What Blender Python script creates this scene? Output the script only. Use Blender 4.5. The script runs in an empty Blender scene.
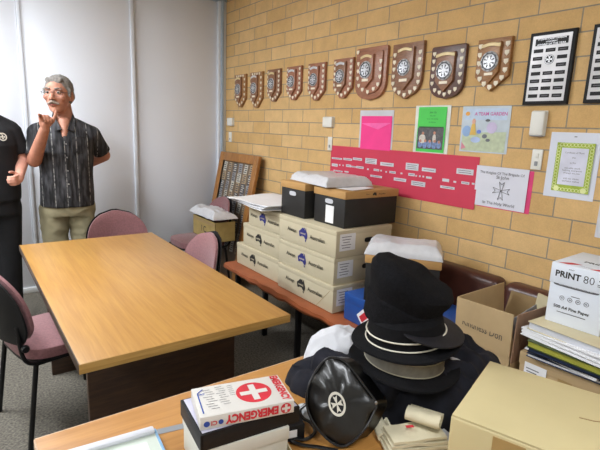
import bpy, bmesh, math, random
from mathutils import Vector as V, Matrix, Euler, noise
random.seed(4)
C = bpy.context.scene.collection
SC = bpy.context.scene
PI = math.pi
H, W, D = 1.5, 2.29, 4.52            # eye height, brick wall x, panel wall y
CEIL = 2.80
YAW, PITCH, ROLL, FOC = math.radians(36.24), math.radians(11.6), math.radians(-2.26), 468.0

# ------------------------------------------------------------------ camera
fwd = V((math.sin(YAW)*math.cos(PITCH), math.cos(YAW)*math.cos(PITCH), -math.sin(PITCH)))
rgt0 = V((math.cos(YAW), -math.sin(YAW), 0)); dwn0 = fwd.cross(rgt0)
cr, sr = math.cos(ROLL), math.sin(ROLL)
rgt = cr*rgt0 + sr*dwn0; dwn = -sr*rgt0 + cr*dwn0
cd = bpy.data.cameras.new('camera'); cam = bpy.data.objects.new('camera', cd); C.objects.link(cam)
cd.sensor_width = 36; cd.lens = FOC/600*36; cd.clip_start = 0.02
m = Matrix((rgt, -dwn, -fwd)).transposed().to_4x4(); m.translation = (0, 0, H)
cam.matrix_world = m; SC.camera = cam

def ray(u, v): return rgt*((u-300)/FOC) + dwn*((v-225)/FOC) + fwd
def atz(u, v, z): d = ray(u, v); p = d*((z-H)/d.z); p.z += H; return p
def atx(u, v, x=W): d = ray(u, v); p = d*(x/d.x); p.z += H; return p
def aty(u, v, y=D): d = ray(u, v); p = d*(y/d.y); p.z += H; return p
def atp(u, v, o, n):
    d = ray(u, v); e = V((0, 0, H)); return e + d*((V(o)-e).dot(n)/d.dot(n))

# ------------------------------------------------------------------ materials
def lin(h):
    h = h.lstrip('#'); r = []
    for i in (0, 2, 4):
        c = int(h[i:i+2], 16)/255
        r.append(c/12.92 if c <= .04045 else ((c+.055)/1.055)**2.4)
    return (*r, 1)
MATS = {}
def nodes(name):
    mt = bpy.data.materials.new(name); mt.use_nodes = True
    nt = mt.node_tree; b = nt.nodes['Principled BSDF']
    return mt, nt, b
def N(nt, t, **k):
    n = nt.nodes.new(t)
    for a, v in k.items():
        if a in n.inputs: n.inputs[a].default_value = v
        else: setattr(n, a, v)
    return n
def M(name, col=None, rough=.6, metal=0, var=.12, vs=12, bump=0, bs=120, spec=.5, coat=0, emit=0, stretch=None, sheen=0, detail=3):
    if name in MATS: return MATS[name]
    mt, nt, b = nodes(name); L = nt.links.new
    b.inputs['Roughness'].default_value = rough; b.inputs['Metallic'].default_value = metal
    b.inputs['Specular IOR Level'].default_value = spec; b.inputs['Coat Weight'].default_value = coat
    if sheen: b.inputs['Sheen Weight'].default_value = sheen
    c = lin(col)
    tc = N(nt, 'ShaderNodeTexCoord'); mp = N(nt, 'ShaderNodeMapping')
    if stretch: mp.inputs['Scale'].default_value = stretch
    L(tc.outputs['Object'], mp.inputs['Vector'])
    ns = N(nt, 'ShaderNodeTexNoise', Scale=vs, Detail=detail); L(mp.outputs[0], ns.inputs['Vector'])
    cr_ = N(nt, 'ShaderNodeValToRGB'); L(ns.outputs['Fac'], cr_.inputs[0])
    e = cr_.color_ramp.elements
    e[0].position = .3; e[1].position = .7
    e[0].color = tuple(max(0, x*(1-var)) for x in c[:3])+(1,); e[1].color = tuple(min(1, x*(1+var)) for x in c[:3])+(1,)
    L(cr_.outputs[0], b.inputs['Base Color'])
    if emit:
        b.inputs['Emission Color'].default_value = c; b.inputs['Emission Strength'].default_value = emit
    if bump:
        nb = N(nt, 'ShaderNodeTexNoise', Scale=bs, Detail=4); L(mp.outputs[0], nb.inputs['Vector'])
        bp = N(nt, 'ShaderNodeBump', Strength=bump, Distance=.004); L(nb.outputs['Fac'], bp.inputs['Height']); L(bp.outputs[0], b.inputs['Normal'])
    MATS[name] = mt; return mt
def brick_mat():
    mt, nt, b = nodes('cream_brick'); L = nt.links.new
    g = N(nt, 'ShaderNodeNewGeometry'); sp = N(nt, 'ShaderNodeSeparateXYZ'); L(g.outputs['Position'], sp.inputs[0])
    ay = N(nt, 'ShaderNodeMath', operation='ADD'); ay.inputs[1].default_value = .1065 + 2.955*1
    az = N(nt, 'ShaderNodeMath', operation='ADD'); az.inputs[1].default_value = .0165
    cb = N(nt, 'ShaderNodeCombineXYZ'); L(sp.outputs[1], ay.inputs[0]); L(sp.outputs[2], az.inputs[0]); L(ay.outputs[0], cb.inputs[0]); L(az.outputs[0], cb.inputs[1])
    br = N(nt, 'ShaderNodeTexBrick'); br.offset = .31; br.offset_frequency = 2; br.squash = 1
    for k, v in {'Scale': 1, 'Mortar Size': .0034, 'Mortar Smooth': .25, 'Bias': -.1, 'Brick Width': .2955, 'Row Height': .1045}.items(): br.inputs[k].default_value = v
    br.inputs['Color1'].default_value = lin('#D5B17B'); br.inputs['Color2'].default_value = lin('#C8A167'); br.inputs['Mortar'].default_value = lin('#8F8778')
    L(cb.outputs[0], br.inputs['Vector'])
    ns = N(nt, 'ShaderNodeTexNoise', Scale=9, Detail=5, Roughness=.65); L(g.outputs['Position'], ns.inputs['Vector'])
    n2 = N(nt, 'ShaderNodeTexNoise', Scale=160, Detail=2); L(g.outputs['Position'], n2.inputs['Vector'])
    mr = N(nt, 'ShaderNodeMapRange'); L(ns.outputs['Fac'], mr.inputs[0]); mr.inputs[1].default_value = .3; mr.inputs[2].default_value = .7; mr.inputs[3].default_value = .90; mr.inputs[4].default_value = 1.08
    m2 = N(nt, 'ShaderNodeMapRange'); L(n2.outputs['Fac'], m2.inputs[0]); m2.inputs[1].default_value = .3; m2.inputs[2].default_value = .7; m2.inputs[3].default_value = .95; m2.inputs[4].default_value = 1.05
    mu = N(nt, 'ShaderNodeMath', operation='MULTIPLY'); L(mr.outputs[0], mu.inputs[0]); L(m2.outputs[0], mu.inputs[1])
    mx = N(nt, 'ShaderNodeVectorMath', operation='SCALE'); L(br.outputs['Color'], mx.inputs[0]); L(mu.outputs[0], mx.inputs['Scale'])
    L(mx.outputs[0], b.inputs['Base Color']); b.inputs['Roughness'].default_value = .8
    bp = N(nt, 'ShaderNodeBump', Strength=.6, Distance=.006); bp.invert = True; L(br.outputs['Fac'], bp.inputs['Height'])
    b2 = N(nt, 'ShaderNodeBump', Strength=.25, Distance=.003); L(n2.outputs['Fac'], b2.inputs['Height']); L(bp.outputs[0], b2.inputs['Normal']); L(b2.outputs[0], b.inputs['Normal'])
    return mt
def wood_mat(name, a, bcol, rough, scale, stretch, coat=0):
    mt, nt, b = nodes(name); L = nt.links.new
    tc = N(nt, 'ShaderNodeTexCoord'); mp = N(nt, 'ShaderNodeMapping'); mp.inputs['Scale'].default_value = stretch
    L(tc.outputs['Object'], mp.inputs[0])
    ns = N(nt, 'ShaderNodeTexNoise', Scale=scale, Detail=6, Roughness=.6, Distortion=.6); L(mp.outputs[0], ns.inputs['Vector'])
    cr_ = N(nt, 'ShaderNodeValToRGB'); L(ns.outputs['Fac'], cr_.inputs[0]); e = cr_.color_ramp.elements
    e[0].position = .34; e[1].position = .64; e[0].color = lin(a); e[1].color = lin(bcol)
    L(cr_.outputs[0], b.inputs['Base Color']); b.inputs['Roughness'].default_value = rough; b.inputs['Coat Weight'].default_value = coat; b.inputs['Coat Roughness'].default_value = .25
    MATS[name] = mt; return mt
def shirt_mat():
    mt, nt, b = nodes('striped_shirt'); L = nt.links.new
    tc = N(nt, 'ShaderNodeTexCoord'); mp = N(nt, 'ShaderNodeMapping'); mp.inputs['Scale'].default_value = (46, 8, 9); L(tc.outputs['Object'], mp.inputs[0])
    n1 = N(nt, 'ShaderNodeTexNoise', Scale=1.0, Detail=3); L(mp.outputs[0], n1.inputs['Vector'])
    c1 = N(nt, 'ShaderNodeValToRGB'); L(n1.outputs['Fac'], c1.inputs[0]); e = c1.color_ramp.elements
    e[0].position = .42; e[0].color = lin('#121216'); e[1].position = .75; e[1].color = lin('#4E4E53')
    sp = N(nt, 'ShaderNodeSeparateXYZ'); L(tc.outputs['Object'], sp.inputs[0])
    fr = N(nt, 'ShaderNodeMath', operation='MULTIPLY'); fr.inputs[1].default_value = 1/.078; L(sp.outputs[0], fr.inputs[0])
    ad = N(nt, 'ShaderNodeMath', operation='ADD'); ad.inputs[1].default_value = 20.05; L(fr.outputs[0], ad.inputs[0])
    f2 = N(nt, 'ShaderNodeMath', operation='FRACT'); L(ad.outputs[0], f2.inputs[0])
    lt = N(nt, 'ShaderNodeMath', operation='LESS_THAN'); lt.inputs[1].default_value = .075; L(f2.outputs[0], lt.inputs[0])
    n2 = N(nt, 'ShaderNodeTexNoise', Scale=38, Detail=2); L(tc.outputs['Object'], n2.inputs['Vector'])
    g2 = N(nt, 'ShaderNodeMapRange'); L(n2.outputs['Fac'], g2.inputs[0]); g2.inputs[1].default_value = .35; g2.inputs[2].default_value = .6
    mu = N(nt, 'ShaderNodeMath', operation='MULTIPLY'); L(lt.outputs[0], mu.inputs[0]); L(g2.outputs[0], mu.inputs[1])
    mx = N(nt, 'ShaderNodeMix', data_type='RGBA'); L(mu.outputs[0], mx.inputs[0]); L(c1.outputs[0], mx.inputs[6]); mx.inputs[7].default_value = lin('#8E8D8B')
    L(mx.outputs[2], b.inputs['Base Color']); b.inputs['Roughness'].default_value = .8
    return mt

WHITE = M('white_panel', '#EBEFF8', .45, var=.015, vs=1.5)
ALU = M('pale_aluminium', '#DCE1EA', .4, .05, var=.03)
BLUEGREY = M('blue_grey_jamb', '#A3B3C4', .45, var=.05)
SKIRT = M('white_skirting', '#DDE0E2', .5, var=.03)
BRICK = brick_mat()
CARPET = M('speckled_carpet', '#5E5950', .95, var=.55, vs=85, bump=.6, bs=260, detail=5)
PLASTER = M('cream_plaster', '#DCD8CE', .8, var=.03)
CEILM = M('white_ceiling', '#E4E4E0', .85, var=.03)
OAK = wood_mat('oak_laminate', '#A97A40', '#BA8C4A', .34, 1.6, (38, 1.6, 38), .25)
OAKX = wood_mat('oak_edge', '#A98043', '#C29A58', .4, 1.6, (3, 3, 60))
DESKW = wood_mat('orange_laminate', '#A87439', '#BC8849', .34, 1.6, (1.8, 34, 34), .25)
DESKE = M('desk_edge', '#C9A98A', .5, var=.08, vs=30)
DARKWOOD = wood_mat('dark_brown_board', '#33221A', '#46301F', .5, 2, (4, 4, 40))
BLACKM = M('black_metal', '#141416', .4, .3, var=.1)
BLACKP = M('black_plastic', '#131316', .5, var=.1, bump=.1, bs=400, spec=.3)
MAUVE = M('mauve_upholstery', '#855A5D', .9, var=.16, vs=90, bump=.3, bs=300, sheen=.3)
CREAMC = M('cream_card', '#C3B89C', .7, var=.03, vs=8)
TANC = M('tan_card', '#B98F57', .7, var=.05, vs=10)
KRAFT = M('kraft_card', '#B59B73', .75, var=.07, vs=9)
KRAFTY = M('yellow_kraft_card', '#BDAF84', .65, var=.05, vs=6)
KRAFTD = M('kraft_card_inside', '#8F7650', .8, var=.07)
KRAFTP = M('pinkish_kraft_card', '#94745C', .8, var=.08, vs=14)
OLIVEC = M('olive_card', '#A8925A', .75, var=.1, vs=18)
TAPE = M('brown_parcel_tape', '#9E8354', .3, var=.05)
BLACKC = M('black_card', '#1D1C1C', .6, var=.1)
INKB = M('black_ink', '#2A2826', .7)
INKP = M('purple_blue_ink', '#2E2F78', .7)
INKG = M('grey_ink', '#5E5D62', .7)
INKR = M('red_ink', '#C42A38', .6)
INKBL = M('blue_ink', '#2D4A9C', .6)
PAPER = M('white_paper', '#E6E6E8', .75, var=.03)
PAPERG = M('grey_white_paper', '#C9CBD2', .7, var=.05)
PLASTICW = M('white_plastic_wrap', '#CACACE', .32, var=.05, vs=30, bump=.5, bs=38)
HOLE = M('dark_hole', '#0B0A0A', .9)
VINYL = M('orange_brown_vinyl', '#95512F', .42, var=.14, vs=9, bump=.35, bs=26)
LEATHER = M('dark_brown_leather', '#4B2A22', .33, var=.12, vs=14, bump=.15, bs=90)
SKIN = M('skin', '#B57E68', .55, var=.1, vs=22)
SKINW = M('skin_pale', '#C9917E', .55, var=.1, vs=22)
GREYHAIR = M('grey_hair', '#7F7A75', .8, var=.3, vs=70, bump=.8, bs=160)
PALEHAIR = M('pale_grey_moustache', '#9C8D82', .8, var=.2, vs=90, bump=.5, bs=200)
BROWNHAIR = M('dark_hair', '#3A2A22', .7, var=.3, vs=70, bump=.8, bs=160)
EYEW = M('eye_white', '#B9B0A8', .2, var=.02)
IRIS = M('iris', '#2B2622', .2)
LIPS = M('lips', '#A45F58', .5)
SHIRT = shirt_mat()
BUTTON = M('button_grey', '#8A8A8A', .4)
KHAKI = M('khaki_cotton', '#938B6F', .85, var=.08, vs=16, bump=.3, bs=30)
BLACKT = M('black_cotton', '#101014', .9, var=.2, vs=20, bump=.3, bs=30)
SHOE = M('black_leather_shoe', '#131212', .35)
BELT = M('dark_belt', '#2A211C', .5)
WOOL = M('black_wool', '#111114', 1, var=.45, vs=140, bump=.7, bs=260, spec=.15)
FELT = M('black_felt', '#0E0E11', .95, var=.3, vs=90, bump=.3, bs=300, spec=.2)
NAVY = M('navy_black_cloth', '#1A1B23', .9, var=.3, vs=24, bump=.35, bs=40, spec=.25)
CORD = M('silver_cord', '#D9D4C4', .5)
GREYBAND = M('grey_ribbon', '#6E6A60', .7, var=.15, vs=60)
GREYEDGE = M('pale_ribbon_edge', '#A39C86', .7)
GLEATHER = M('glossy_black_leather', '#070708', .30, var=.2, vs=12, bump=.5, bs=22, coat=.2)
PIPING = M('black_piping', '#17171A', .3)
EMBLEM = M('emblem_white', '#D9D6CA', .5)
TOWEL = M('white_cotton', '#C3C4C9', .9, var=.06, vs=20, bump=.5, bs=40)
CREAMCL = M('cream_calico', '#CFC7AC', .9, var=.07, vs=20, bump=.4, bs=60)
CLEARP = M('pale_grey_plastic', '#C2C6C9', .25, var=.08, vs=26, bump=.4, bs=40)
SILVER = M('brushed_silver', '#CFD0D4', .35, .3, var=.06)
SILVD = M('dark_silver', '#33343A', .4, .4)
GOLD = M('pale_gold_scroll', '#DCC796', .4, .1, var=.1)
IVORY = M('ivory_mini_shield', '#E6DCC6', .4, .0)
LGREY = M('light_switch_white', '#DEDDD6', .4, var=.02)
SWDOT = M('switch_mid_grey', '#8A8C90', .5)  # plain mid grey for the lower rockers and the dispenser outlet
CRIMSON = M('crimson_card', '#C8344F', .65, var=.04, vs=4)
HOTPINK = M('hot_pink_card', '#F0348A', .55, var=.03)
GREENP = M('green_paper', '#44C84C', .55, var=.03)
LIME = M('lime_border', '#9FB43C', .6, var=.12, vs=40)
LIMEL = M('pale_lime_scroll', '#DDE3A4', .6)
BLUECARD = M('blue_card', '#1E4A92', .45, var=.05)
LILAC = M('lilac_case_sheet', '#C8C6DA', .4, var=.03)
GREENF = M('dark_green_folder', '#38461F', .5)
YELLOWG = M('olive_yellow_folder', '#9C9A3A', .5)
NAVYF = M('navy_folder', '#23304C', .45)
BUFF = M('buff_folder', '#C8BD9C', .65, var=.05)
MAROON = M('maroon_folder', '#8A2A3A', .5)
GREYCLOTH = M('grey_plastic_sheet', '#8E9297', .4, var=.08)
CHROME = M('brushed_chrome', '#9A9CA0', .3, .9)
LAMP = M('lamp_diffuser', '#F4F7FF', .5, emit=8.0)

# ------------------------------------------------------------------ mesh helpers
def nb(): return bmesh.new()
def merge(bm, src, mi=None):
    me = bpy.data.meshes.new('t'); src.to_mesh(me); src.free(); n0 = len(bm.faces)
    bm.from_mesh(me); bpy.data.meshes.remove(me)
    if mi is not None:
        bm.faces.ensure_lookup_table()
        for f in bm.faces[n0:]: f.material_index = mi
    return bm
def xf(bm, mtx): bmesh.ops.transform(bm, matrix=mtx, verts=bm.verts); return bm
def frame(o, u, v):
    u = V(u).normalized(); v = V(v); n = u.cross(v).normalized(); v = n.cross(u)
    mm = Matrix((u, v, n)).transposed().to_4x4(); mm.translation = V(o); return mm
def fwall(o): return frame(o, (0, -1, 0), (0, 0, 1))     # faces the room from the brick wall / the -x side of a box
def fside(o): return frame(o, (1, 0, 0), (0, 0, 1))      # the -y side of a box
def ftop(o, a=0): return frame(o, (math.cos(a), math.sin(a), 0), (-math.sin(a), math.cos(a), 0))
def box(lo, hi, bev=0, seg=2):
    b = nb(); bmesh.ops.create_cube(b, size=1)
    s = [hi[i]-lo[i] for i in range(3)]; c = [(hi[i]+lo[i])/2 for i in range(3)]
    xf(b, Matrix.Translation(c) @ Matrix.Diagonal((*s, 1)))
    if bev: bmesh.ops.bevel(b, geom=b.edges[:], offset=min(bev, min(s)*.49), segments=seg, profile=.5, affect='EDGES')
    return b
def prism(pts, d, bev=0, z0=0):
    b = nb(); vs = [b.verts.new((x, y, z0)) for x, y in pts]; f = b.faces.new(vs); b.normal_update()
    if f.normal.z < 0: f.normal_flip()
    r = bmesh.ops.extrude_face_region(b, geom=[f]); up = [g for g in r['geom'] if isinstance(g, bmesh.types.BMVert)]
    bmesh.ops.translate(b, verts=up, vec=(0, 0, d))
    bmesh.ops.recalc_face_normals(b, faces=b.faces)
    if bev:
        es = [e for e in b.edges if all(abs(v.co.z-(z0+d)) < 1e-6 for v in e.verts)]
        bmesh.ops.bevel(b, geom=es, offset=bev, segments=2, profile=.5, affect='EDGES')
    return b
def disc(r, d, n=24, z0=0, sx=1): return prism([(r*sx*math.cos(2*PI*i/n), r*math.sin(2*PI*i/n)) for i in range(n)], d, 0, z0)
def ring(r0, r1, d, n=28, z0=0):
    b = nb(); o = []
    for i in range(n):
        c, s = math.cos(2*PI*i/n), math.sin(2*PI*i/n)
        o.append([b.verts.new((r*c, r*s, z)) for r, z in ((r0, z0), (r1, z0), (r1, z0+d), (r0, z0+d))])
    for i in range(n):
        p, q = o[i], o[(i+1) % n]
        for k in range(4): b.faces.new((p[k], p[(k+1) % 4], q[(k+1) % 4], q[k]))
    bmesh.ops.recalc_face_normals(b, faces=b.faces); return b
def lathe(prof, n=40, fn=None):
    b = nb(); rows = []
    for r, z in prof:
        if r < 1e-5: rows.append([b.verts.new((0, 0, z))])
        else: rows.append([b.verts.new((r*math.cos(2*PI*i/n), r*math.sin(2*PI*i/n), z)) for i in range(n)])
    for a, c in zip(rows, rows[1:]):
        for i in range(n):
            j = (i+1) % n
            if len(a) == 1 and len(c) > 1: b.faces.new((a[0], c[i], c[j]))
            elif len(c) == 1 and len(a) > 1: b.faces.new((a[i], a[j], c[0]))
            elif len(a) > 1: b.faces.new((a[i], a[j], c[j], c[i]))
    if fn:
        for v in b.verts: v.co = fn(v.co.copy())
    bmesh.ops.recalc_face_normals(b, faces=b.faces); return b
def tube(pts, r, n=8, closed=False, flat=1):
    pts = [V(p) for p in pts]; b = nb(); rows = []; k = len(pts); up = V((0, 0, 1))
    for i, p in enumerate(pts):
        if closed: t = pts[(i+1) % k]-pts[i-1]
        else: t = pts[min(i+1, k-1)]-pts[max(i-1, 0)]
        t.normalize(); a = t.cross(up)
        if a.length < .05: a = t.cross(V((0, 1, 0)))
        a.normalize(); c = a.cross(t)
        rr = r[i] if isinstance(r, (list, tuple)) else r
        rows.append([b.verts.new(p + a*rr*math.cos(2*PI*j/n) + c*rr*flat*math.sin(2*PI*j/n)) for j in range(n)])
    rng = range(k) if closed else range(k-1)
    for i in rng:
        p, q = rows[i], rows[(i+1) % k]
        for j in range(n): b.faces.new((p[j], p[(j+1) % n], q[(j+1) % n], q[j]))
    if not closed: b.faces.new(rows[0]); b.faces.new(rows[-1])
    bmesh.ops.recalc_face_normals(b, faces=b.faces); return b
def smoothpath(pts, n=6, closed=False):
    pts = [V(p) for p in pts]; k = len(pts); out = []
    for i in range(k if closed else k-1):
        g = (lambda j: pts[j % k]) if closed else (lambda j: pts[max(0, min(k-1, j))])
        p0, p1, p2, p3 = g(i-1), g(i), g(i+1), g(i+2)
        for s in range(n):
            t = s/n
            out.append(.5*((2*p1)+(p2-p0)*t+(2*p0-5*p1+4*p2-p3)*t*t+(3*p1-p0-3*p2+p3)*t**3))
    if not closed: out.append(pts[-1])
    return out
def sheet(w, h, nx, ny, t, fn):
    """cloth or paper: grid -w/2..w/2, -h/2..h/2 lifted by fn(x,y) with thickness t under it"""
    b = nb(); tp = []; bt = []
    for j in range(ny+1):
        ra, rb = [], []
        for i in range(nx+1):
            x, y = -w/2+w*i/nx, -h/2+h*j/ny; r = fn(x, y); z = r if not isinstance(r, tuple) else r[2]
            if isinstance(r, tuple): x, y = r[0], r[1]
            ra.append(b.verts.new((x, y, z+t))); rb.append(b.verts.new((x, y, z)))
        tp.append(ra); bt.append(rb)
    for j in range(ny):
        for i in range(nx):
            b.faces.new((tp[j][i], tp[j][i+1], tp[j+1][i+1], tp[j+1][i])); b.faces.new((bt[j][i], bt[j+1][i], bt[j+1][i+1], bt[j][i+1]))
    for j in range(ny):
        b.faces.new((tp[j][0], tp[j+1][0], bt[j+1][0], bt[j][0])); b.faces.new((tp[j+1][nx], tp[j][nx], bt[j][nx], bt[j+1][nx]))
    for i in range(nx):
        b.faces.new((tp[0][i+1], tp[0][i], bt[0][i], bt[0][i+1])); b.faces.new((tp[ny][i], tp[ny][i+1], bt[ny][i+1], bt[ny][i]))
    bmesh.ops.recalc_face_normals(b, faces=b.faces); return b
def lump(rx, ry, h, seed, amp=.02, freq=9, n=56, m=18, pw=.5, ridge=True):
    """heap of soft stuff: flat base, creased dome"""
    b = nb(); rows = []
    for j in range(m+1):
        s = j/m; row = []
        for i in range(n):
            a = 2*PI*i/n; k = 1+.10*noise.noise(V((math.cos(a)*1.6, math.sin(a)*1.6, seed)))+.04*noise.noise(V((math.cos(a)*5, math.sin(a)*5, seed+5)))
            x, y = rx*s*k*math.cos(a), ry*s*k*math.sin(a)
            z = h*max(0, 1-s**2.6)**pw
            q = noise.noise(V((x*freq, y*freq, seed)))+.5*noise.noise(V((x*freq*2.1, y*freq*2.1, seed+9)))
            z += amp*((1-2*abs(q)+.35*(1-2*abs(noise.noise(V((x*freq*2.6+y*9, y*freq*3.1-x*6, seed+2)))))) if ridge else q)*min(1, (1-s)*5)
            row.append(b.verts.new((x, y, max(z, .0 if s < 1 else 0))))
            if j == 0: break
        rows.append(row)
    for a_, c in zip(rows, rows[1:]):
        for i in range(n):
            k = (i+1) % n
            if len(a_) == 1: b.faces.new((a_[0], c[i], c[k]))
            else: b.faces.new((a_[i], c[i], c[k], a_[k]))
    b.faces.new(rows[-1][::-1]); bmesh.ops.recalc_face_normals(b, faces=b.faces); return b
def strip(path, t, length):
    """ribbon of thickness t following a 2-D path (x,z), extruded along y"""
    p = [V((a, 0, c)) for a, c in path]; L_, R_ = [], []
    for i, q in enumerate(p):
        d = p[min(i+1, len(p)-1)]-p[max(i-1, 0)]; d.normalize(); nn = V((-d.z, 0, d.x)); L_.append(q+nn*t/2); R_.append(q-nn*t/2)
    b = nb(); rows = []
    for l, r in zip(L_, R_):
        rows.append([b.verts.new(x) for x in (l, r, r+V((0, length, 0)), l+V((0, length, 0)))])
    for a, c in zip(rows, rows[1:]):
        for k in range(4): b.faces.new((a[k], a[(k+1) % 4], c[(k+1) % 4], c[k]))
    b.faces.new(rows[0]); b.faces.new(rows[-1]); bmesh.ops.recalc_face_normals(b, faces=b.faces); return b
_tc = {}
def text(body, w=None, h=None, bold=0, res=2):
    """flat lettering in the XY plane, centred, scaled to width w or cap height h"""
    key = (body, bold, res)
    if key not in _tc:
        cu = bpy.data.curves.new('t', 'FONT'); cu.body = body; cu.size = 1; cu.offset = bold; cu.resolution_u = res; cu.align_x = 'CENTER'; cu.fill_mode = 'FRONT'
        o = bpy.data.objects.new('t', cu); me = bpy.data.meshes.new_from_object(o); bpy.data.objects.remove(o); bpy.data.curves.remove(cu); _tc[key] = me
    b = nb(); b.from_mesh(_tc[key])
    xs = [v.co.x for v in b.verts]; ys = [v.co.y for v in b.verts]
    x0, x1, y0, y1 = min(xs), max(xs), min(ys), max(ys)
    s = w/(x1-x0) if w else h/(y1-y0); sy = s if not (w and h) else h/(y1-y0)
    xf(b, Matrix.Diagonal((s, sy, 1, 1)) @ Matrix.Translation((-(x0+x1)/2, -(y0+y1)/2, 0))); return b
def flat(pts, z=0):
    b = nb(); b.faces.new([b.verts.new((x, y, z)) for x, y in pts]); b.normal_update()
    for f in b.faces:
        if f.normal.z < 0: f.normal_flip()
    return b
def rect(x, y, w, h, z=0, d=0):
    p = [(x-w/2, y-h/2), (x+w/2, y-h/2), (x+w/2, y+h/2), (x-w/2, y+h/2)]
    return prism(p, d, 0, z) if d else flat(p, z)
def plus(a, w, z): return flat([(-a, -w), (-w, -w), (-w, -a), (w, -a), (w, -w), (a, -w), (a, w), (w, w), (w, a), (-w, a), (-w, w), (-a, w)], z)
def cross8(r, z=0, d=.001):
    """eight-pointed cross: four arms with notched ends"""
    b = nb()
    for k in range(4):
        a = k*PI/2; f = lambda x, y: (x*math.cos(a)-y*math.sin(a), x*math.sin(a)+y*math.cos(a))
        merge(b, prism([f(.06*r, 0), f(.38*r, r), f(0, .78*r)], d, 0, z)); merge(b, prism([f(-.06*r, 0), f(-.38*r, r), f(0, .78*r)], d, 0, z))
        merge(b, prism([f(.06*r, 0), f(0, .78*r), f(-.06*r, 0)], d, 0, z))
    return b
def blob(prims, vox=.005, sm=4, cuts=()):
    b = nb()
    for p in prims:
        t = nb()
        if p[0] in 'ck':
            a, c = V(p[1]), V(p[2]); r0, r1 = p[3], p[4]; ax = c-a; ln = ax.length; n = 20
            if p[0] == 'c':
                pr = [(r0*math.sin(q*PI/12), -r0*math.cos(q*PI/12)) for q in range(7)]+[(r1*math.cos(q*PI/12), ln+r1*math.sin(q*PI/12)) for q in range(7)]
            else: pr = [(0, 0), (r0, 0), (r1, ln), (0, ln)]
            t.free(); t = lathe([(max(r, 0) if r > 1e-4 else 0, z) for r, z in pr], n)
            xf(t, Matrix.Translation(a) @ ax.to_track_quat('Z', 'Y').to_matrix().to_4x4())
        elif p[0] == 'e':
            bmesh.ops.create_uvsphere(t, u_segments=24, v_segments=16, radius=1)
            rot = Euler(p[3]).to_matrix().to_4x4() if len(p) > 3 else Matrix()
            xf(t, Matrix.Translation(p[1]) @ rot @ Matrix.Diagonal((*p[2], 1)))
        elif p[0] == 'l':
            rows = []; n = 36
            for z, cx, cy, rx, ry in p[1]:
                rows.append([t.verts.new((cx+rx*math.copysign(abs(math.cos(2*PI*i/n))**.85, math.cos(2*PI*i/n)), cy+ry*math.copysign(abs(math.sin(2*PI*i/n))**.85, math.sin(2*PI*i/n)), z)) for i in range(n)])
            for a, c in zip(rows, rows[1:]):
                for i in range(n): t.faces.new((a[i], a[(i+1) % n], c[(i+1) % n], c[i]))
            t.faces.new(rows[0]); t.faces.new(rows[-1]); bmesh.ops.recalc_face_normals(t, faces=t.faces)
        merge(b, t)
    me = bpy.data.meshes.new('b'); b.to_mesh(me); b.free()
    o = bpy.data.objects.new('b', me); C.objects.link(o)
    md = o.modifiers.new('r', 'REMESH'); md.mode = 'VOXEL'; md.voxel_size = vox
    ms = o.modifiers.new('s', 'SMOOTH'); ms.factor = .5; ms.iterations = sm
    dg = bpy.context.evaluated_depsgraph_get(); m2 = bpy.data.meshes.new_from_object(o.evaluated_get(dg))
    bpy.data.objects.remove(o); bpy.data.meshes.remove(me)
    r = nb(); r.from_mesh(m2); bpy.data.meshes.remove(m2)
    return r

def link_mesh(name, bm, mats, smooth=35):
    me = bpy.data.meshes.new(name); bmesh.ops.remove_doubles(bm, verts=bm.verts, dist=1e-6) if len(bm.verts) < 3000 else None
    bm.to_mesh(me); bm.free()
    for mm in (mats if isinstance(mats, (list, tuple)) else [mats]): me.materials.append(mm)
    if smooth:
        me.polygons.foreach_set('use_smooth', [True]*len(me.polygons)); me.set_sharp_from_angle(angle=math.radians(smooth))
    o = bpy.data.objects.new(name, me); C.objects.link(o); return o
class T:
    def __init__(s, name, label, cat, loc=(0, 0, 0), rz=0, group=None):
        o = bpy.data.objects.new(name, None); C.objects.link(o); o.location = loc; o.rotation_euler = (0, 0, rz); o.empty_display_size = .1
        o['label'] = label; o['category'] = cat
        if group: o['group'] = group
        s.o = o; s.inv = (Matrix.Translation(loc) @ Matrix.Rotation(rz, 4, 'Z')).inverted()
    def p(s, name, bm, mat, parent=None, label=None, smooth=35, world=False):
        if world: xf(bm, s.inv)
        o = link_mesh(name, bm, mat, smooth); o.parent = parent or s.o
        if label: o['label'] = label
        return o
def single(name, bm, mat, label, cat, group=None, smooth=35):
    xs = [v.co for v in bm.verts]; c = V(((min(v.x for v in xs)+max(v.x for v in xs))/2, (min(v.y for v in xs)+max(v.y for v in xs))/2, min(v.z for v in xs)))
    xf(bm, Matrix.Translation(-c)); o = link_mesh(name, bm, mat, smooth); o.location = c
    o['label'] = label; o['category'] = cat
    if group: o['group'] = group
    return o
def struct(name, bm, mat, parent=None):
    o = link_mesh(name, bm, mat, 30)
    if parent: o.parent = parent
    else: o['kind'] = 'structure'
    return o
def dup(root, loc, rz, label, group=None):
    r = root.copy(); C.objects.link(r); r.location = loc; r.rotation_euler = (0, 0, rz); r['label'] = label
    if group: r['group'] = group
    for ch in list(root.children):
        c = ch.copy(); C.objects.link(c); c.parent = r
        for g in list(ch.children):
            d = g.copy(); C.objects.link(d); d.parent = c
    return r

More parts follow.
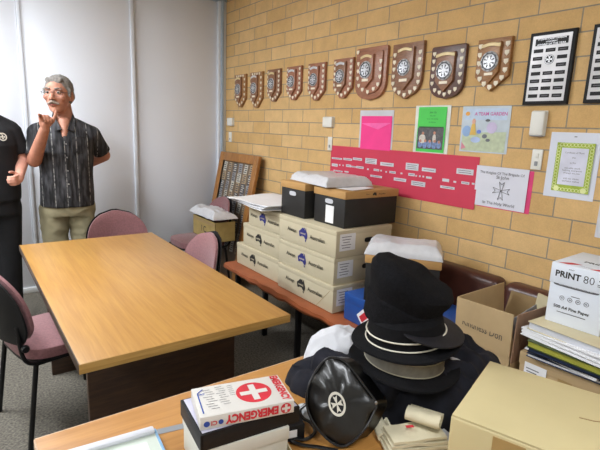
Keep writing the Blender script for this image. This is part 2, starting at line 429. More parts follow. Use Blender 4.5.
# ------------------------------------------------------------------ setting
X0, Y0 = -2.6, -1.8
struct('floor', box((X0-.1, Y0-.1, -.1), (W+.1, D+.1, 0)), CARPET)
struct('ceiling', box((X0-.1, Y0-.1, CEIL), (W+.1, D+.1, CEIL+.1)), CEILM)
struct('wall_right', box((W, Y0-.1, 0), (W+.1, D+.1, CEIL)), BRICK)
struct('wall_left', box((X0-.1, Y0-.1, 0), (X0, D+.1, CEIL)), PLASTER)
struct('wall_front', box((X0, Y0-.1, 0), (W, Y0, CEIL)), PLASTER)
struct('wall_back', box((X0, D+.045, 0), (W, D+.1, CEIL)), PLASTER)
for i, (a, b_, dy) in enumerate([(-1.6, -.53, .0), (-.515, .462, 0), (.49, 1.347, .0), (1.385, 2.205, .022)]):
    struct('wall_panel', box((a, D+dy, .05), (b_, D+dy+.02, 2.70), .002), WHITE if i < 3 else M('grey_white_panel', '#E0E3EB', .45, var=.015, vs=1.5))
struct('trim_1', box((.460, D-.004, .05), (.467, D+.03, 2.70), .001), PAPERG)
struct('trim_2', box((.468, D-.012, .05), (.492, D+.03, 2.70), .003), ALU)
struct('trim_3', box((1.345, D-.014, .05), (1.376, D+.03, 2.70), .004), ALU)
struct('trim_4', box((1.376, D-.002, .05), (1.384, D+.03, 2.70), .001), PAPERG)
struct('trim_5', box((2.205, D-.02, 0), (2.232, D+.03, 2.70), .003), ALU)
struct('trim_6', box((2.232, D-.035, 0), (2.258, D+.03, 2.70), .003), BLUEGREY)
struct('trim_7', box((2.258, D-.02, 0), (2.289, D+.03, 2.70), .003), SKIRT)
struct('trim_8', box((X0, D-.03, 2.70), (W-.001, D+.04, CEIL-.001), .003), BLUEGREY)
struct('baseboard_back', box((X0, D-.012, 0), (2.20, D+.04, .05), .004), SKIRT)

# ceiling lamps (twin-tube troffers, above the frame)
def lamp(x, y, ln, wd, label, pw=40):
    t = T('ceiling_light', label, 'ceiling light', (x, y, CEIL), 0, 'ceiling troffers')
    b = box((-wd/2, -ln/2, -.07), (wd/2, ln/2, -.001), .01); t.p('housing', b, SKIRT)
    t.p('diffuser', box((-wd/2+.02, -ln/2+.02, -.078), (wd/2-.02, ln/2-.02, -.071)), LAMP)
    ld = bpy.data.lights.new('lamp_light', 'AREA'); ld.shape = 'RECTANGLE'; ld.size = wd-.04; ld.size_y = ln-.04; ld.energy = pw; ld.color = (.93, .97, 1)
    lo = bpy.data.objects.new('lamp_light', ld); C.objects.link(lo); lo.parent = t.o; lo.location = (0, 0, -.09)
lamp(.45, -.35, 1.2, .3, 'white ceiling troffer above the near desk', 18)
lamp(-.35, 2.7, 1.2, .3, 'white ceiling troffer above the oak table', 40)
lamp(-1.8, .1, 1.2, .3, 'white ceiling troffer near the left wall, front', 26)
lamp(-1.0, 3.75, 1.2, .3, 'white ceiling troffer near the left wall, back', 84)

# ------------------------------------------------------------------ oak meeting table
t = T('meeting_table', 'long oak laminate meeting table on dark brown panel legs', 'table', (.668, 2.4, 0))
x0, x1, y0, y1 = -.41, .413, -.877, .877
t.p('tabletop', box((x0, y0, .694), (x1, y1, .73), .003), OAK)
for lo, hi in (((x0-.002, y0-.002, .694), (x1+.002, y0+.0005, .729)), ((x0-.002, y1, .694), (x1+.002, y1+.002, .729))): t.p('edge_band', box(lo, hi, .0008), OAKX)
t.p('edge_band', box((x0-.003, y0, .694), (x0+.0005, y1, .7285), .0008), DARKWOOD)
for yy in (-.52, .52): t.p('panel_leg', box((-.325, yy-.016, .0), (.335, yy+.016, .694), .003), DARKWOOD)
t.p('stretcher', box((-.02, -.504, .12), (.02, .504, .694), .002), DARKWOOD)

# ------------------------------------------------------------------ chairs
def chair_back(off, t_, zlo, zhi, w, inset=0):
    """curved pad: width w, arched top; local chair faces +y, back at -y"""
    b = nb(); nx, nz = 18, 14; fr, bk = [], []
    for j in range(nz+1):
        s = j/nz; z = zlo+(zhi-zlo)*s
        half = (w/2-inset)*(1-max(0, (s-.25)/.75)**2.6)**.5*(1-.18*max(0, (.25-s)/.25)**2) if s < 1 else .02
        half = max(half, .02); a, c = [], []
        for i in range(nx+1):
            x = -half+2*half*i/nx; y = -.250+1.25*x*x-.045*s+off
            e = (1-(abs(i-nx/2)/(nx/2))**4)*(1-abs(2*s-1)**6); th = t_*(.35+.65*e)
            a.append(b.verts.new((x, y+th/2, z))); c.append(b.verts.new((x, y-th/2, z)))
        fr.append(a); bk.append(c)
    for j in range(nz):
        for i in range(nx):
            b.faces.new((fr[j][i], fr[j+1][i], fr[j+1][i+1], fr[j][i+1])); b.faces.new((bk[j][i], bk[j][i+1], bk[j+1][i+1], bk[j+1][i]))
        b.faces.new((fr[j][0], bk[j][0], bk[j+1][0], fr[j+1][0])); b.faces.new((fr[j][nx], fr[j+1][nx], bk[j+1][nx], bk[j][nx]))
    for i in range(nx):
        b.faces.new((fr[0][i], fr[0][i+1], bk[0][i+1], bk[0][i])); b.faces.new((fr[nz][i], bk[nz][i], bk[nz][i+1], fr[nz][i+1]))
    bmesh.ops.recalc_face_normals(b, faces=b.faces); return b
def superell(rx, ry, e, n=40): return [(rx*math.copysign(abs(math.cos(2*PI*i/n))**e, math.cos(2*PI*i/n)), ry*math.copysign(abs(math.sin(2*PI*i/n))**e, math.sin(2*PI*i/n))) for i in range(n)]
def make_chair(label, group):
    t = T('stacking_chair', label, 'chair', (0, 0, 0), 0, group)
    b = prism(superell(.225, .22, .55), .05, .016); xf(b, Matrix.Translation((0, .0, .425)))
    t.p('seat', b, MAUVE)
    b = prism(superell(.222, .217, .55), .018); xf(b, Matrix.Translation((0, 0, .407))); t.p('seat_pan', b, BLACKP)
    t.p('backrest', chair_back(.013, .04, .53, .842, .44), MAUVE)
    t.p('back_shell', chair_back(-.018, .022, .505, .848, .455), BLACKP)
    for s in (-1, 1):
        t.p('leg', tube([(s*.205, .185, .405), (s*.22, .215, 0)], .0115, 10), BLACKM)
        t.p('leg', tube([(s*.205, -.18, .405), (s*.215, -.235, 0)], .0115, 10), BLACKM)
        t.p('upright', tube(smoothpath([(s*.2, -.12, .412), (s*.21, -.2, .42), (s*.205, -.232, .47), (s*.19, -.238, .60)]), .011, 10, flat=.8), BLACKM)
        kb = lathe([(0, -.012), (.016, -.012), (.018, 0), (.014, .012), (0, .012)], 16); xf(kb, Matrix.Translation((s*.216, -.222, .50)) @ Matrix.Rotation(PI/2, 4, 'Y')); t.p('knob', kb, BLACKP)
    t.p('seat_frame', tube([(-.2, .17, .405), (.2, .17, .405), (.2, -.17, .405), (-.2, -.17, .405)], .010, 8, True), BLACKM)
    return t.o
GC = 'mauve stacking chairs around the oak table'
ch = make_chair('mauve stacking chair at the left side of the oak table, black shell towards us', GC)
ch.location = (.335, 2.50, 0); ch.rotation_euler = (0, 0, -PI/2+.22)
dup(ch, (.925, 3.36, 0), PI, 'mauve stacking chair at the far end of the oak table by the white panels', GC)
dup(ch, (.96, 2.63, 0), PI/2, 'mauve stacking chair at the right side of the oak table', GC)
dup(ch, (1.74, 3.98, 0), PI/2, 'mauve stacking chair in the back corner with an open carton on its seat', GC)

# ------------------------------------------------------------------ vinyl bench along the brick wall
t = T('vinyl_bench', 'long orange-brown vinyl bench along the brick wall under the cartons', 'bench', (1.95, 1.85, 0))
def seatfn():
    b = nb(); ny = 120; prof = [(.33, .0), (.33, -.06), (-.28, -.055), (-.318, -.05), (-.330, -.03), (-.325, -.008), (-.305, 0)]
    rows = []
    for j in range(ny+1):
        y = -1.55+2.91*j/ny; r = []
        for k, (x, z) in enumerate(prof):
            q = noise.noise(V((y*3, k*.15, 3))); q2 = noise.noise(V((y*11, k*.3, 7)))
            f = 1 if x < -.25 else 0
            dz = f*(.010*q+.006*q2)-(f*.018 if k in (2, 3, 4) else 0)*max(0, noise.noise(V((y*2.2, 5, 1))))*2
            r.append(b.verts.new((x+f*(.012*q+.006*q2), y, .447+z+(dz if z < 0 else min(0, dz*.3)))))
        rows.append(r)
    for a, c in zip(rows, rows[1:]):
        for k in range(len(prof)): b.faces.new((a[k], a[(k+1) % len(prof)], c[(k+1) % len(prof)], c[k]))
    b.faces.new(rows[0]); b.faces.new(rows[-1]); bmesh.ops.recalc_face_normals(b, faces=b.faces); return b
t.p('seat', seatfn(), VINYL)
t.p('seat_board', box((-.27, -1.54, .365), (.32, 1.35, .39), .003), DARKWOOD)
for y in (-1.3, -.52, .47, .885, 1.3):
    t.p('leg', box((-.25, y-.015, 0), (-.215, y+.015, .366), .003), BLACKM); t.p('leg', box((.27, y-.015, 0), (.30, y+.015, .366), .003), BLACKM)
for a, b_ in ((1.235, 1.80), (.665, 1.215), (1.82, 2.50), (2.52, 3.19)):
    bb = box((.215, a-1.85, .44), (.33, b_-1.85, .785), .042, 4); t.p('backrest', bb, LEATHER, label='dark brown leather backrest')

# ------------------------------------------------------------------ cartons with the printed map
AUS = [(-.50, -.05), (-.52, .10), (-.36, .20), (-.22, .32), (-.14, .40), (-.02, .44), (.03, .36), (.12, .46), (.20, .44), (.18, .34), (.28, .24), (.32, .44), (.37, .46), (.42, .24), (.54, .02), (.58, -.14), (.52, -.34), (.42, -.44), (.30, -.40), (.20, -.30), (.12, -.22), (.0, -.24), (-.12, -.20), (-.22, -.28), (-.34, -.30), (-.44, -.30)]
def logo(t, par, Fm, w, ink, word2='Australian'):
    """'Always' + map + 'Australian' across width w on the face frame Fm (z out)"""
    z = Matrix.Translation((0, 0, .0009))
    b = text('Always', w=w*.25, bold=.01); xf(b, Fm @ Matrix.Translation((-w*.36, .004, .0009))); t.p('lettering', b, INKB, par, smooth=0, world=True)
    b = text(word2, w=w*.36, bold=.01); xf(b, Fm @ Matrix.Translation((w*.30, .0, .0009))); t.p('lettering', b, INKB, par, smooth=0, world=True)
    s = w*.20; b = prism([(x*s, y*s) for x, y in AUS], .0008); merge(b, prism([(.37*s+x*s*.09, -.56*s+y*s*.09) for x, y in ((-1, 1), (1, 1), (0, -1))], .0008)); xf(b, Fm @ Matrix.Translation((-w*.06, .006, 0)))
    mp = t.p('map_print', b, ink, par, smooth=0, world=True)
    b = text('owned', w=s*.66, bold=.02); xf(b, Fm @ Matrix.Translation((-w*.06, .006, .0014))); t.p('map_lettering', b, CREAMC, mp, smooth=0, world=True)
def hole(Fm, rx, ry, d=.002): return xf(prism(superell(rx, ry, .6, 24), d), Fm)
def long_carton(y0, y1, z0, ink, label, dep=.45, x=1.70, rz=0, h=.163, side=True, shift=.0):
    t = T('long_carton', label, 'carton', (x+dep/2, (y0+y1)/2, z0), rz, 'cream cardboard cartons stacked on the vinyl bench')
    ln = y1-y0
    bd = t.p('body', box((-dep/2, -ln/2, 0), (dep/2, ln/2, h-.012), .004), CREAMC)
    t.p('lid', box((-dep/2-.002, -ln/2-.002, h-.03), (dep/2+.002, ln/2+.002, h), .004), CREAMC)
    Fw = t.inv.inverted() @ fwall((-dep/2-.0022, shift, h*.5))
    logo(t, bd, Fw, .40, ink)
    # the folded flap seam across one end of the front face
    sm = nb()
    if z0 < .5 and side: merge(sm, tube([(-dep/2-.0005, -ln/2+.15, .004), (-dep/2-.0005, -ln/2+.03, h-.032)], .0013, 5)); t.p('flap_seam', sm, TAPE)
    else: sm.free()
    if side:
        Fs = fside((-dep/2+.085, -ln/2-.0026, h*.5+.01)); b = rect(0, 0, .12, .10, 0, .0012); xf(b, Fs); lb = t.p('address_label', b, PAPER)
        b = nb()
        for k in range(5): merge(b, rect(-.01, .032-k*.016, .075-.012*(k % 3), .004, .0016))
        xf(b, Fs); t.p('label_lettering', b, INKG, lb, smooth=0)
        t.p('hand_hole', hole(fside((.035, -ln/2-.0026, h*.55)), .040, .015), HOLE)
    return t
long_carton(1.955, 2.535, .449, INKB, 'cream map-printed carton, lowest of the right stack on the bench', x=1.690)
long_carton(1.972, 2.548, .613, INKP, 'cream carton with blue map, middle of the right stack on the bench', x=1.70)
long_carton(1.965, 2.550, .777, INKP, 'cream carton with blue map, right stack on the bench, under the black boxes', x=1.70)
long_carton(2.565, 3.165, .449, INKB, 'cream map-printed carton, lowest of the left stack on the bench', x=1.715, side=False, shift=.03)
long_carton(2.58, 3.085, .613, INKB, 'cream map-printed carton, middle of the left stack on the bench', x=1.725, side=False, h=.17)
long_carton(2.56, 3.005, .784, INKP, 'cream carton with blue map, top of the left stack under white papers', x=1.725, side=False, h=.15)

def archive_box(loc, w, d, h, label, rz=0, sheet_on=False, long_logo=True, hole_on=True):
    """black archive box, tan lid; local -x is the short side with hand hole, -y the long side"""
    t = T('archive_box', label, 'archive box', loc, rz, 'black archive boxes with tan lids')
    bd = t.p('body', box((-d/2, -w/2, 0), (d/2, w/2, h-.01), .003), BLACKC)
    ld = t.p('lid', box((-d/2-.006, -w/2-.006, h-.045), (d/2+.006, w/2+.006, h), .004), TANC)
    if hole_on:
        r = xf(ring(.7, 1, .0016, 28), fwall((-d/2-.0018, 0, h*.66)) @ Matrix.Diagonal((.038, .016, 1, 1))); rr = t.p('hand_hole', hole(fwall((-d/2-.0012, 0, h*.66)), .036, .014, .0014), PAPERG)
    if sheet_on:
        b = rect(.01, 0, .075, .105, 0, .0014); xf(b, fwall((-d/2-.0014, .0, h*.30))); t.p('label_sheet', b, PAPER)
    if long_logo:
        b = nb(); s = .03
        merge(b, prism([(x*s, y*s*.8) for x, y in AUS], .001)); merge(b, xf(text('Always', h=.010, bold=.01), Matrix.Translation((-.055, 0, .001)))); merge(b, xf(text('Australian', h=.010, bold=.01), Matrix.Translation((.062, 0, .001))))
        xf(b, fside((.01, -w/2-.0068, h-.0225))); t.p('lid_print', b, INKB, ld, smooth=0)
    return t
archive_box((1.75+.19, 2.465, .942), .262, .40, .222, 'black archive box with tan lid, at the left on the stacked cartons')
archive_box((1.775+.215, 2.135, .942), .285, .43, .216, 'black archive box with label sheet and printed tan lid on the stacked cartons', sheet_on=True)
def wrap(w, h, th, seed, amp=.012, fr=9):
    def f(x, y):
        ex = min(1, (w/2-abs(x))/.035, (h/2-abs(y))/.035); ex = max(0, ex)
        z = th*ex**.5*(1+.22*noise.noise(V((x*fr*.7, y*fr*.7, seed))))+amp*.45*(1-2*abs(noise.noise(V((x*fr*1.1+y*3, y*fr*1.3, seed)))))*ex
        k = 1+.05*noise.noise(V((x*7, y*7, seed+3)))
        return (x*k, y*k, max(0, z))
    b = sheet(w, h, 56, 44, .004, f)
    for v in b.verts: pass
    return b
b = wrap(.34, .46, .048, 1, .014); xf(b, Matrix.Translation((1.935, 2.335, 1.167)) @ Matrix.Rotation(-.12, 4, 'Z')); single('plastic_wrapped_pack', b, PLASTICW, 'white plastic-wrapped pack lying across the two black archive boxes', 'pack')
b = sheet(.20, .13, 8, 8, .002, lambda x, y: .002+.004*max(0, x*6)); xf(b, Matrix.Translation((1.92, 2.075, 1.160)) @ Matrix.Rotation(.15, 4, 'Z')); single('paper_sheet', b, PAPER, 'loose white sheet poking from under the plastic pack', 'paper')
# white papers over the left stack
t = T('paper_pile', 'pile of white paper sheets slumped over the left carton stack', 'papers', (1.85, 2.86, .936), 0)
for k in range(5):
    def f(x, y, k=k): return .008*k+.010*noise.noise(V((x*4+k, y*4, k)))+.012*max(0, (-x-.08))*2+.0105
    b = sheet(.44, .50-.03*(k % 2), 12, 14, .005, f); xf(b, Matrix.Translation((-.005*k, .012*(k % 3)-.005, .002)) @ Matrix.Rotation(.05*(k-2), 4, 'Z')); t.p('sheet', b, [PAPER, PAPERG][k % 2 and k < 4])

# blue box with the black archive box on it
t = T('blue_carton', 'flat blue carton on the bench with a red and white diamond', 'carton', (1.90, 1.55, .449), 0)
bd = t.p('body', box((-.19, -.33, 0), (.19, .325, .155), .003), BLUECARD)
t.p('lid', box((-.192, -.332, .105), (.192, .327, .158), .003), BLUECARD)
dm = rect(0, 0, .115, .115, 0, .001); xf(dm, Matrix.Rotation(PI/4, 4, 'Z')); xf(dm, fwall((-.1935, .135, .06))); d0 = t.p('diamond', dm, PAPER, bd)
dm = nb(); merge(dm, rect(0, .022, .092, .036, 0, .0008)); merge(dm, rect(0, -.022, .092, .036, 0, .0008)); xf(dm, Matrix.Rotation(PI/4, 4, 'Z')); xf(dm, fwall((-.1946, .135, .06))); t.p('diamond_stripes', dm, INKR, d0)
a = atz(361, 264, .845); bpt = atz(452, 274, .845)
e1 = (bpt-a); L1 = .40; rzb = math.atan2(e1.y, e1.x); wv = .262
cc = a+e1.normalized()*.205+V((-e1.y, e1.x, 0)).normalized()*(wv/2+.006)
archive_box((1.93, 1.66, .608), wv, .38, .255, 'black archive box with tan lid standing on the blue carton behind the hats', rz=rzb)
b = wrap(.40, .28, .055, 6, .016); xf(b, Matrix.Translation((1.93, 1.665, .864)) @ Matrix.Rotation(rzb, 4, 'Z')); single('plastic_bag', b, PLASTICW, 'lumpy white plastic bag on the archive box behind the hats', 'bag')

# carton on the corner chair
t = T('open_carton', 'olive cardboard carton on the corner chair filled with white plastic', 'carton', (1.885, 3.94, .4765), 0)
wl = nb(); q = .004
for lo, hi in (((-.10, -.24, 0), (-.10+q, .24, .18)), ((.10-q, -.24, 0), (.10, .24, .18)), ((-.10, -.24, 0), (.10, -.24+q, .18)), ((-.10, .24-q, 0), (.10, .24, .18)), ((-.10, -.24, 0), (.10, .24, q))): merge(wl, box(lo, hi))
bd = t.p('body', wl, OLIVEC)
b = nb(); merge(b, xf(text('I C', h=.06, bold=.02), Matrix.Translation((-.02, 0, .0008)))); xf(b, fwall((-.1008, -.02, .085))); t.p('lettering', b, INKB, bd, smooth=0)
b = nb(); merge(b, rect(0, .0, .47, .030, 0, .001)); xf(b, fwall((-.1006, 0, .155))); t.p('tape', b, TAPE, bd)
def bagf(x, y):
    e = max(0, min(1, (.135-abs(x))/.05, (.27-abs(y))/.06))
    return max(-.012, -.02+.075*e**.6+.030*e*noise.noise(V((x*7, y*6, 2)))+.016*e*(1-2*abs(noise.noise(V((x*14, y*12, 5))))))
b = sheet(.25, .52, 26, 40, .004, bagf); xf(b, Matrix.Translation((1.88, 3.945, .675))); single('plastic_sheeting', b, PLASTICW, 'crumpled white plastic sheeting bulging from the carton on the corner chair', 'plastic sheet')

# leaning frame in the corner
t = T('picture_frame', 'wide wooden picture frame with a grey collage leaning in the back corner', 'picture frame', (2.0, 4.07, 0), 0)
ang = math.atan2(.245, 1.24); Fm = frame((0, 0, 0), (0, -1, 0), (math.sin(ang), 0, math.cos(ang)))
hw, hh, fw = .385, 1.26, .085
fb = nb()
for x, y, w, h in ((-hw+fw/2, hh/2, fw, hh), (hw-fw/2, hh/2, fw, hh), (0, fw/2, 2*hw-2*fw, fw), (0, hh-fw/2, 2*hw-2*fw, fw)): merge(fb, xf(box((x-w/2, y-h/2, 0), (x+w/2, y+h/2, .035), .006), Matrix()))
xf(fb, Fm); FRW = wood_mat('frame_pine', '#8A5A2A', '#A8743C', .4, 2, (6, 30, 6)); t.p('frame', fb, FRW)
t.p('backing', xf(box((-hw+fw-.004, fw, .004), (hw-fw+.004, hh-fw, .012)), Fm), M('dark_mount', '#6B5A48', .7, var=.1))
random.seed(9); cm = [M('clip_pale', '#BDB8AB', .7, var=.2, vs=40), M('clip_grey', '#8B8A8C', .7, var=.3, vs=60), M('clip_dark', '#4C4D55', .7, var=.4, vs=80), M('clip_tan', '#A08A6C', .7, var=.2, vs=50)]
for k in range(54):
    c_, r_ = k % 6, k//6
    w, h = random.uniform(.055, .075), random.uniform(.085, .105); x = -hw+fw+.036+c_*(2*hw-2*fw-.072)/5; y = hh-fw-.055-r_*.094
    F1 = Fm @ Matrix.Translation((x, y, .0125+.0004*(k % 5)))
    cp = t.p('clipping', xf(xf(rect(0, 0, w, h, 0, .0006), Matrix.Rotation(random.uniform(-.12, .12), 4, 'Z')), F1), cm[(k*7+r_) % 4])
    b = nb()
    for q in range(4): merge(b, rect(random.uniform(-.008, .008), .03-.019*q, .04+.01*(q % 2), .009, .0012))
    t.p('clipping_print', xf(b, F1), cm[2] if (k*7+r_) % 4 != 2 else cm[0], cp, smooth=0)

# ------------------------------------------------------------------ near desk
t = T('desk', 'orange-brown laminate desk in front covered with gear', 'desk', (.84, .75, 0))
dx0, dx1, dy0, dy1 = .092-.84, 1.325-.84, .29-.75, 1.19-.75
t.p('desktop', box((dx0, dy0, .70), (dx1, dy1, .73), .003), DESKW)
t.p('edge_band', box((dx0-.003, dy0, .7005), (dx0+.0004, dy1, .7295), .001), DESKE)
t.p('edge_band', box((dx0, dy1-.0004, .7005), (dx1, dy1+.003, .7295), .001), DESKE)
for x in (dx0+.05, dx1-.09):
    for y in (dy0+.08, dy1-.10): t.p('leg', box((x, y, 0), (x+.04, y+.04, .701), .003), BLACKM)
t.p('apron', box((dx0+.08, dy1-.14, .62), (dx1-.08, dy1-.12, .701), .002), DARKWOOD)

# grey tape strip on the desk
p0, p1 = atz(150, 434, .73), atz(184, 426, .73); dd = (p1-p0); b = rect(dd.length/2, 0, dd.length, .022, 0, .0007); xf(b, ftop(p0+V((0, 0, .0003)), math.atan2(dd.y, dd.x))); single('tape_strip', b, GREYCLOTH, 'short grey tape strip stuck on the desk', 'tape')
# white folder
A, B = atz(66, 452, .75), atz(150, 428, .75); dd = B-A; an = math.atan2(dd.y, dd.x)
t = T('lever_folder', 'pale green-white plastic folder with clamp strip on the desk corner', 'folder', (A.x, A.y, .731), an)
FOLD = M('pale_green_plastic', '#CCD6CC', .4, var=.03)
w = dd.length; t.p('cover', box((-.03, -.30, 0), (w+.01, -.004, .018), .004), FOLD)
t.p('clamp_strip', box((-.02, -.028, .017), (w+.006, -.006, .030), .005), PAPERG)
t.p('inner_sheet', box((.012, -.29, .0181), (w-.02, -.05, .0195)), PAPER)
t.p('spine', box((w+.004, -.30, .001), (w+.013, -.004, .0185), .003), M('blue_spine', '#7FA6C8', .4))

# ------------------------------------------------------------------ book stack on the desk
an = math.radians(-14)
def slab(name, label, cat, corner_px, z, w, d, h, ang, parts):
    A = atz(*corner_px, z); t = T(name, label, cat, (A.x, A.y, z-h), ang); return t
# corner = front-left (nearest) corner of the top face
def R(t, lo, hi, bev=.0015): return box(lo, hi, bev)
t = slab('pamphlet_tray', 'small cream tray with red-striped booklet at the bottom of the book stack', 'tray', (247, 451), .768, .12, .10, .035, an, None)
bd = nb(); merge(bd, box((0, -.06, 0), (.10, .06, .003)));
for lo, hi in (((0, -.06, 0), (.003, .06, .034)), ((.097, -.06, 0), (.10, .06, .034)), ((0, .057, 0), (.10, .06, .034))): merge(bd, box(lo, hi))
t.p('tray', bd, BUFF)
bk = t.p('striped_booklet', box((.008, -.05, .003), (.07, .05, .012)), PAPER)
b = nb()
for k in range(5): merge(b, box((.010+k*.012, -.05, .0121), (.016+k*.012, .05, .0128)))
t.p('red_stripes', b, MAROON, bk)
t = slab('black_case', 'black plastic case with small label beside the bottom of the book stack', 'case', (255, 437), .776, .09, .10, .045, an, None)
t.p('shell', box((.03, .012, 0), (.135, .11, .043), .003), BLACKP); t.p('label_sticker', xf(rect(0, 0, .026, .020, 0, .001), fside((.10, .0115, .022))), PAPER)
t = slab('white_box', 'white cardboard box under the black binder in the book stack', 'box', (203, 449.5), .828, .24, .15, .045, math.radians(-8), None)
t.p('body', box((-.004, -.004, -.052), (.200, .150, .0445), .002), M('off_white_box', '#C2C2B8', .55, var=.04))
t.p('lid', box((-.006, -.006, .012), (.202, .152, .045), .002), M('off_white_lid', '#C6C6BE', .5, var=.04))
t = slab('black_binder', 'thin black binder with lilac cover sheet under the emergency box', 'binder', (200.5, 436), .868, .25, .16, .039, math.radians(-6), None)
WB, DB = .238, .148
t.p('spine', box((0, 0, 0), (WB, .006, .038), .002), BLACKP); t.p('cover', box((0, 0, .034), (WB, DB, .0385), .001), BLACKP); t.p('cover', box((0, 0, 0), (WB, DB, .004), .001), BLACKP)
t.p('pages', box((.006, .006, .004), (WB-.006, DB-.006, .034)), PAPERG); t.p('cover_sheet', box((.006, .006, .0386), (WB-.004, DB-.004, .0392)), LILAC)
t.p('end_cover', box((-.0005, 0, 0), (.006, DB, .038), .001), BLACKP)
t = slab('emergency_box', 'white box with red crosses and EMERGENCY lettering on the book stack', 'box', (200, 418), .900, .21, .12, .031, an, None)
WE, DE, HE = .212, .118, .0305
EMW = M('white_gloss_card', '#CECBC6', .35, var=.02); bd = t.p('body', box((0, 0, 0), (WE, DE, HE), .0015), EMW)
def onface(t, name, bm, Fm, mat, par): return t.p(name, xf(bm, Fm), mat, par, smooth=0)
Ff = fside((0, -.0006, 0))
up = Matrix.Rotation(PI, 4, 'Z')
onface(t, 'spine_lettering', xf(text('EMERGENCY', w=.120, h=.021, bold=.045), up), Ff @ Matrix.Translation((.114, HE/2, .0006)), INKR, bd)
onface(t, 'spine_lettering', xf(text('CI', h=.011, bold=.03), up), Ff @ Matrix.Translation((.030, HE/2-.002, .0006)), INKR, bd)
onface(t, 'spine_logo', disc(.0065, .0006, 18), Ff @ Matrix.Translation((.014, HE/2-.002, 0)), INKBL, bd)
onface(t, 'spine_logo', disc(.0055, .0006, 18), Ff @ Matrix.Translation((.0445, HE/2-.002, 0)), INKBL, bd)
dk = onface(t, 'spine_cross', disc(.0125, .0005, 24), Ff @ Matrix.Translation((.192, HE/2, 0)), INKR, bd)
b = plus(.010, .0029, .0008); onface(t, 'white_cross', b, Ff @ Matrix.Translation((.192, HE/2, .0002)), EMW, dk)
Ft = ftop((0, 0, HE+.0002))
dk = onface(t, 'cover_cross', xf(disc(.041, .0005, 40), Matrix.Diagonal((1, 1, 1, 1))), Ft @ Matrix.Translation((.134, .060, 0)), INKR, bd)
b = plus(.032, .0075, .0008); wc = onface(t, 'white_cross', b, Ft @ Matrix.Translation((.134, .060, .0002)), EMW, dk)
onface(t, 'cover_lettering', xf(text('EMERGENCY', w=.108, h=.020, bold=.045), Matrix.Rotation(-PI/2, 4, 'Z')), Ft @ Matrix.Translation((.198, .060, .0006)), INKR, bd)
b = nb()
for k in range(9): merge(b, rect(.030+.004*(k % 3), .100-k*.0095, .018+.003*(k % 2), .0016, .0006)); merge(b, rect(.060+.003*(k % 3), .106-k*.009, .016+.004*(k % 2), .0014, .0006))
for k in range(6): merge(b, rect(.086, .104-k*.008, .012, .0012, .0006))
onface(t, 'small_print', b, Ft, INKG, bd)
b = nb(); merge(b, rect(.010, .052, .0028, .080, .0006)); merge(b, xf(rect(0, 0, .020, .0028, .0006), Matrix.Translation((.017, .099, 0)) @ Matrix.Rotation(.8, 4, 'Z'))); merge(b, xf(text('CIO', w=.016, bold=.03), Matrix.Translation((.017, .086, .0007)))); onface(t, 'blue_border', b, Ft, INKBL, bd)

# ------------------------------------------------------------------ heap of uniforms on the desk
def settle(b, x, y, z, rz=0): return xf(b, Matrix.Translation((x, y, z)) @ Matrix.Rotation(rz, 4, 'Z'))
b = settle(lump(.29, .235, .105, 3.3, .045, 6, 96, 36), 1.11, .845, .731, -.62)
t = T('black_coat', 'crumpled black uniform coat heaped on the desk under the hats', 'coat', (1.125, .845, .731)); t.p('cloth', b, NAVY, world=True)
pb = atp(418, 403, (1.0, .75, .80), V((-.6, -.7, .4)).normalized())
bt = lathe([(0, -.004), (.009, -.004), (.010, 0), (.008, .003), (.004, .002), (0, .002)], 18)
xf(bt, frame(pb, V((.8, -.6, 0)), V((-.3, -.4, .85))) @ Matrix.Diagonal((1, 1, 1, 1))); t.p('button', bt, LGREY, world=True, label='white button')
wt = settle(sheet(.05, .03, 6, 6, .004, lambda x, y: .006*noise.noise(V((x*40, y*40, 1)))), 0, 0, 0); pw_ = atz(459, 363, .862)
single('white_tag', xf(wt, Matrix.Translation(pw_) @ Matrix.Rotation(-.9, 4, 'Z') @ Matrix.Rotation(.3, 4, 'Y')), TOWEL, 'small white cloth corner poking out of the black coat beside the hats', 'cloth')
# rolled jacket and the white shirt behind it
def roll(p0, p1, r0, r1, seed, n=28, m=40):
    p0, p1 = V(p0), V(p1); ax = p1-p0; b = nb(); rows = []; q = ax.to_track_quat('Z', 'Y').to_matrix().to_4x4()
    for j in range(m+1):
        s = j/m; e = min(1, (s/.10))**.5*min(1, ((1-s)/.06))**.5; rr = (r0+(r1-r0)*s)
        row = []
        for i in range(n):
            a = 2*PI*i/n; k = 1+.10*noise.noise(V((math.cos(a)*1.5, math.sin(a)*1.5+s*3, seed)))+.06*(1-2*abs(noise.noise(V((math.cos(a)*2.5+s*7, math.sin(a)*2.5, seed+3)))))
            row.append(b.verts.new((rr*k*max(e, .02)*math.cos(a), rr*k*max(e, .02)*math.sin(a), ax.length*s)))
        rows.append(row)
    for a, c in zip(rows, rows[1:]):
        for i in range(n): b.faces.new((a[i], a[(i+1) % n], c[(i+1) % n], c[i]))
    b.faces.new(rows[0]); b.faces.new(rows[-1]); bmesh.ops.recalc_face_normals(b, faces=b.faces)
    return xf(b, Matrix.Translation(p0) @ q)
pa, pz = atz(314, 359, .80), atz(400, 396, .80)
single('rolled_jacket', roll(pa, pz, .046, .052, 2.2), NAVY, 'black jacket rolled into a bundle behind the leather handbag', 'jacket')
pc = atz(326, 349, .80)
b = lump(.13, .09, .112, 8.1, .020, 9, 72, 24, .6, True); xf(b, Matrix.Translation((pc.x+.055, pc.y-.01, .731)) @ Matrix.Rotation(-.55, 4, 'Z')); single('white_shirt', b, TOWEL, 'white cotton shirt bunched up at the back edge of the desk', 'shirt')
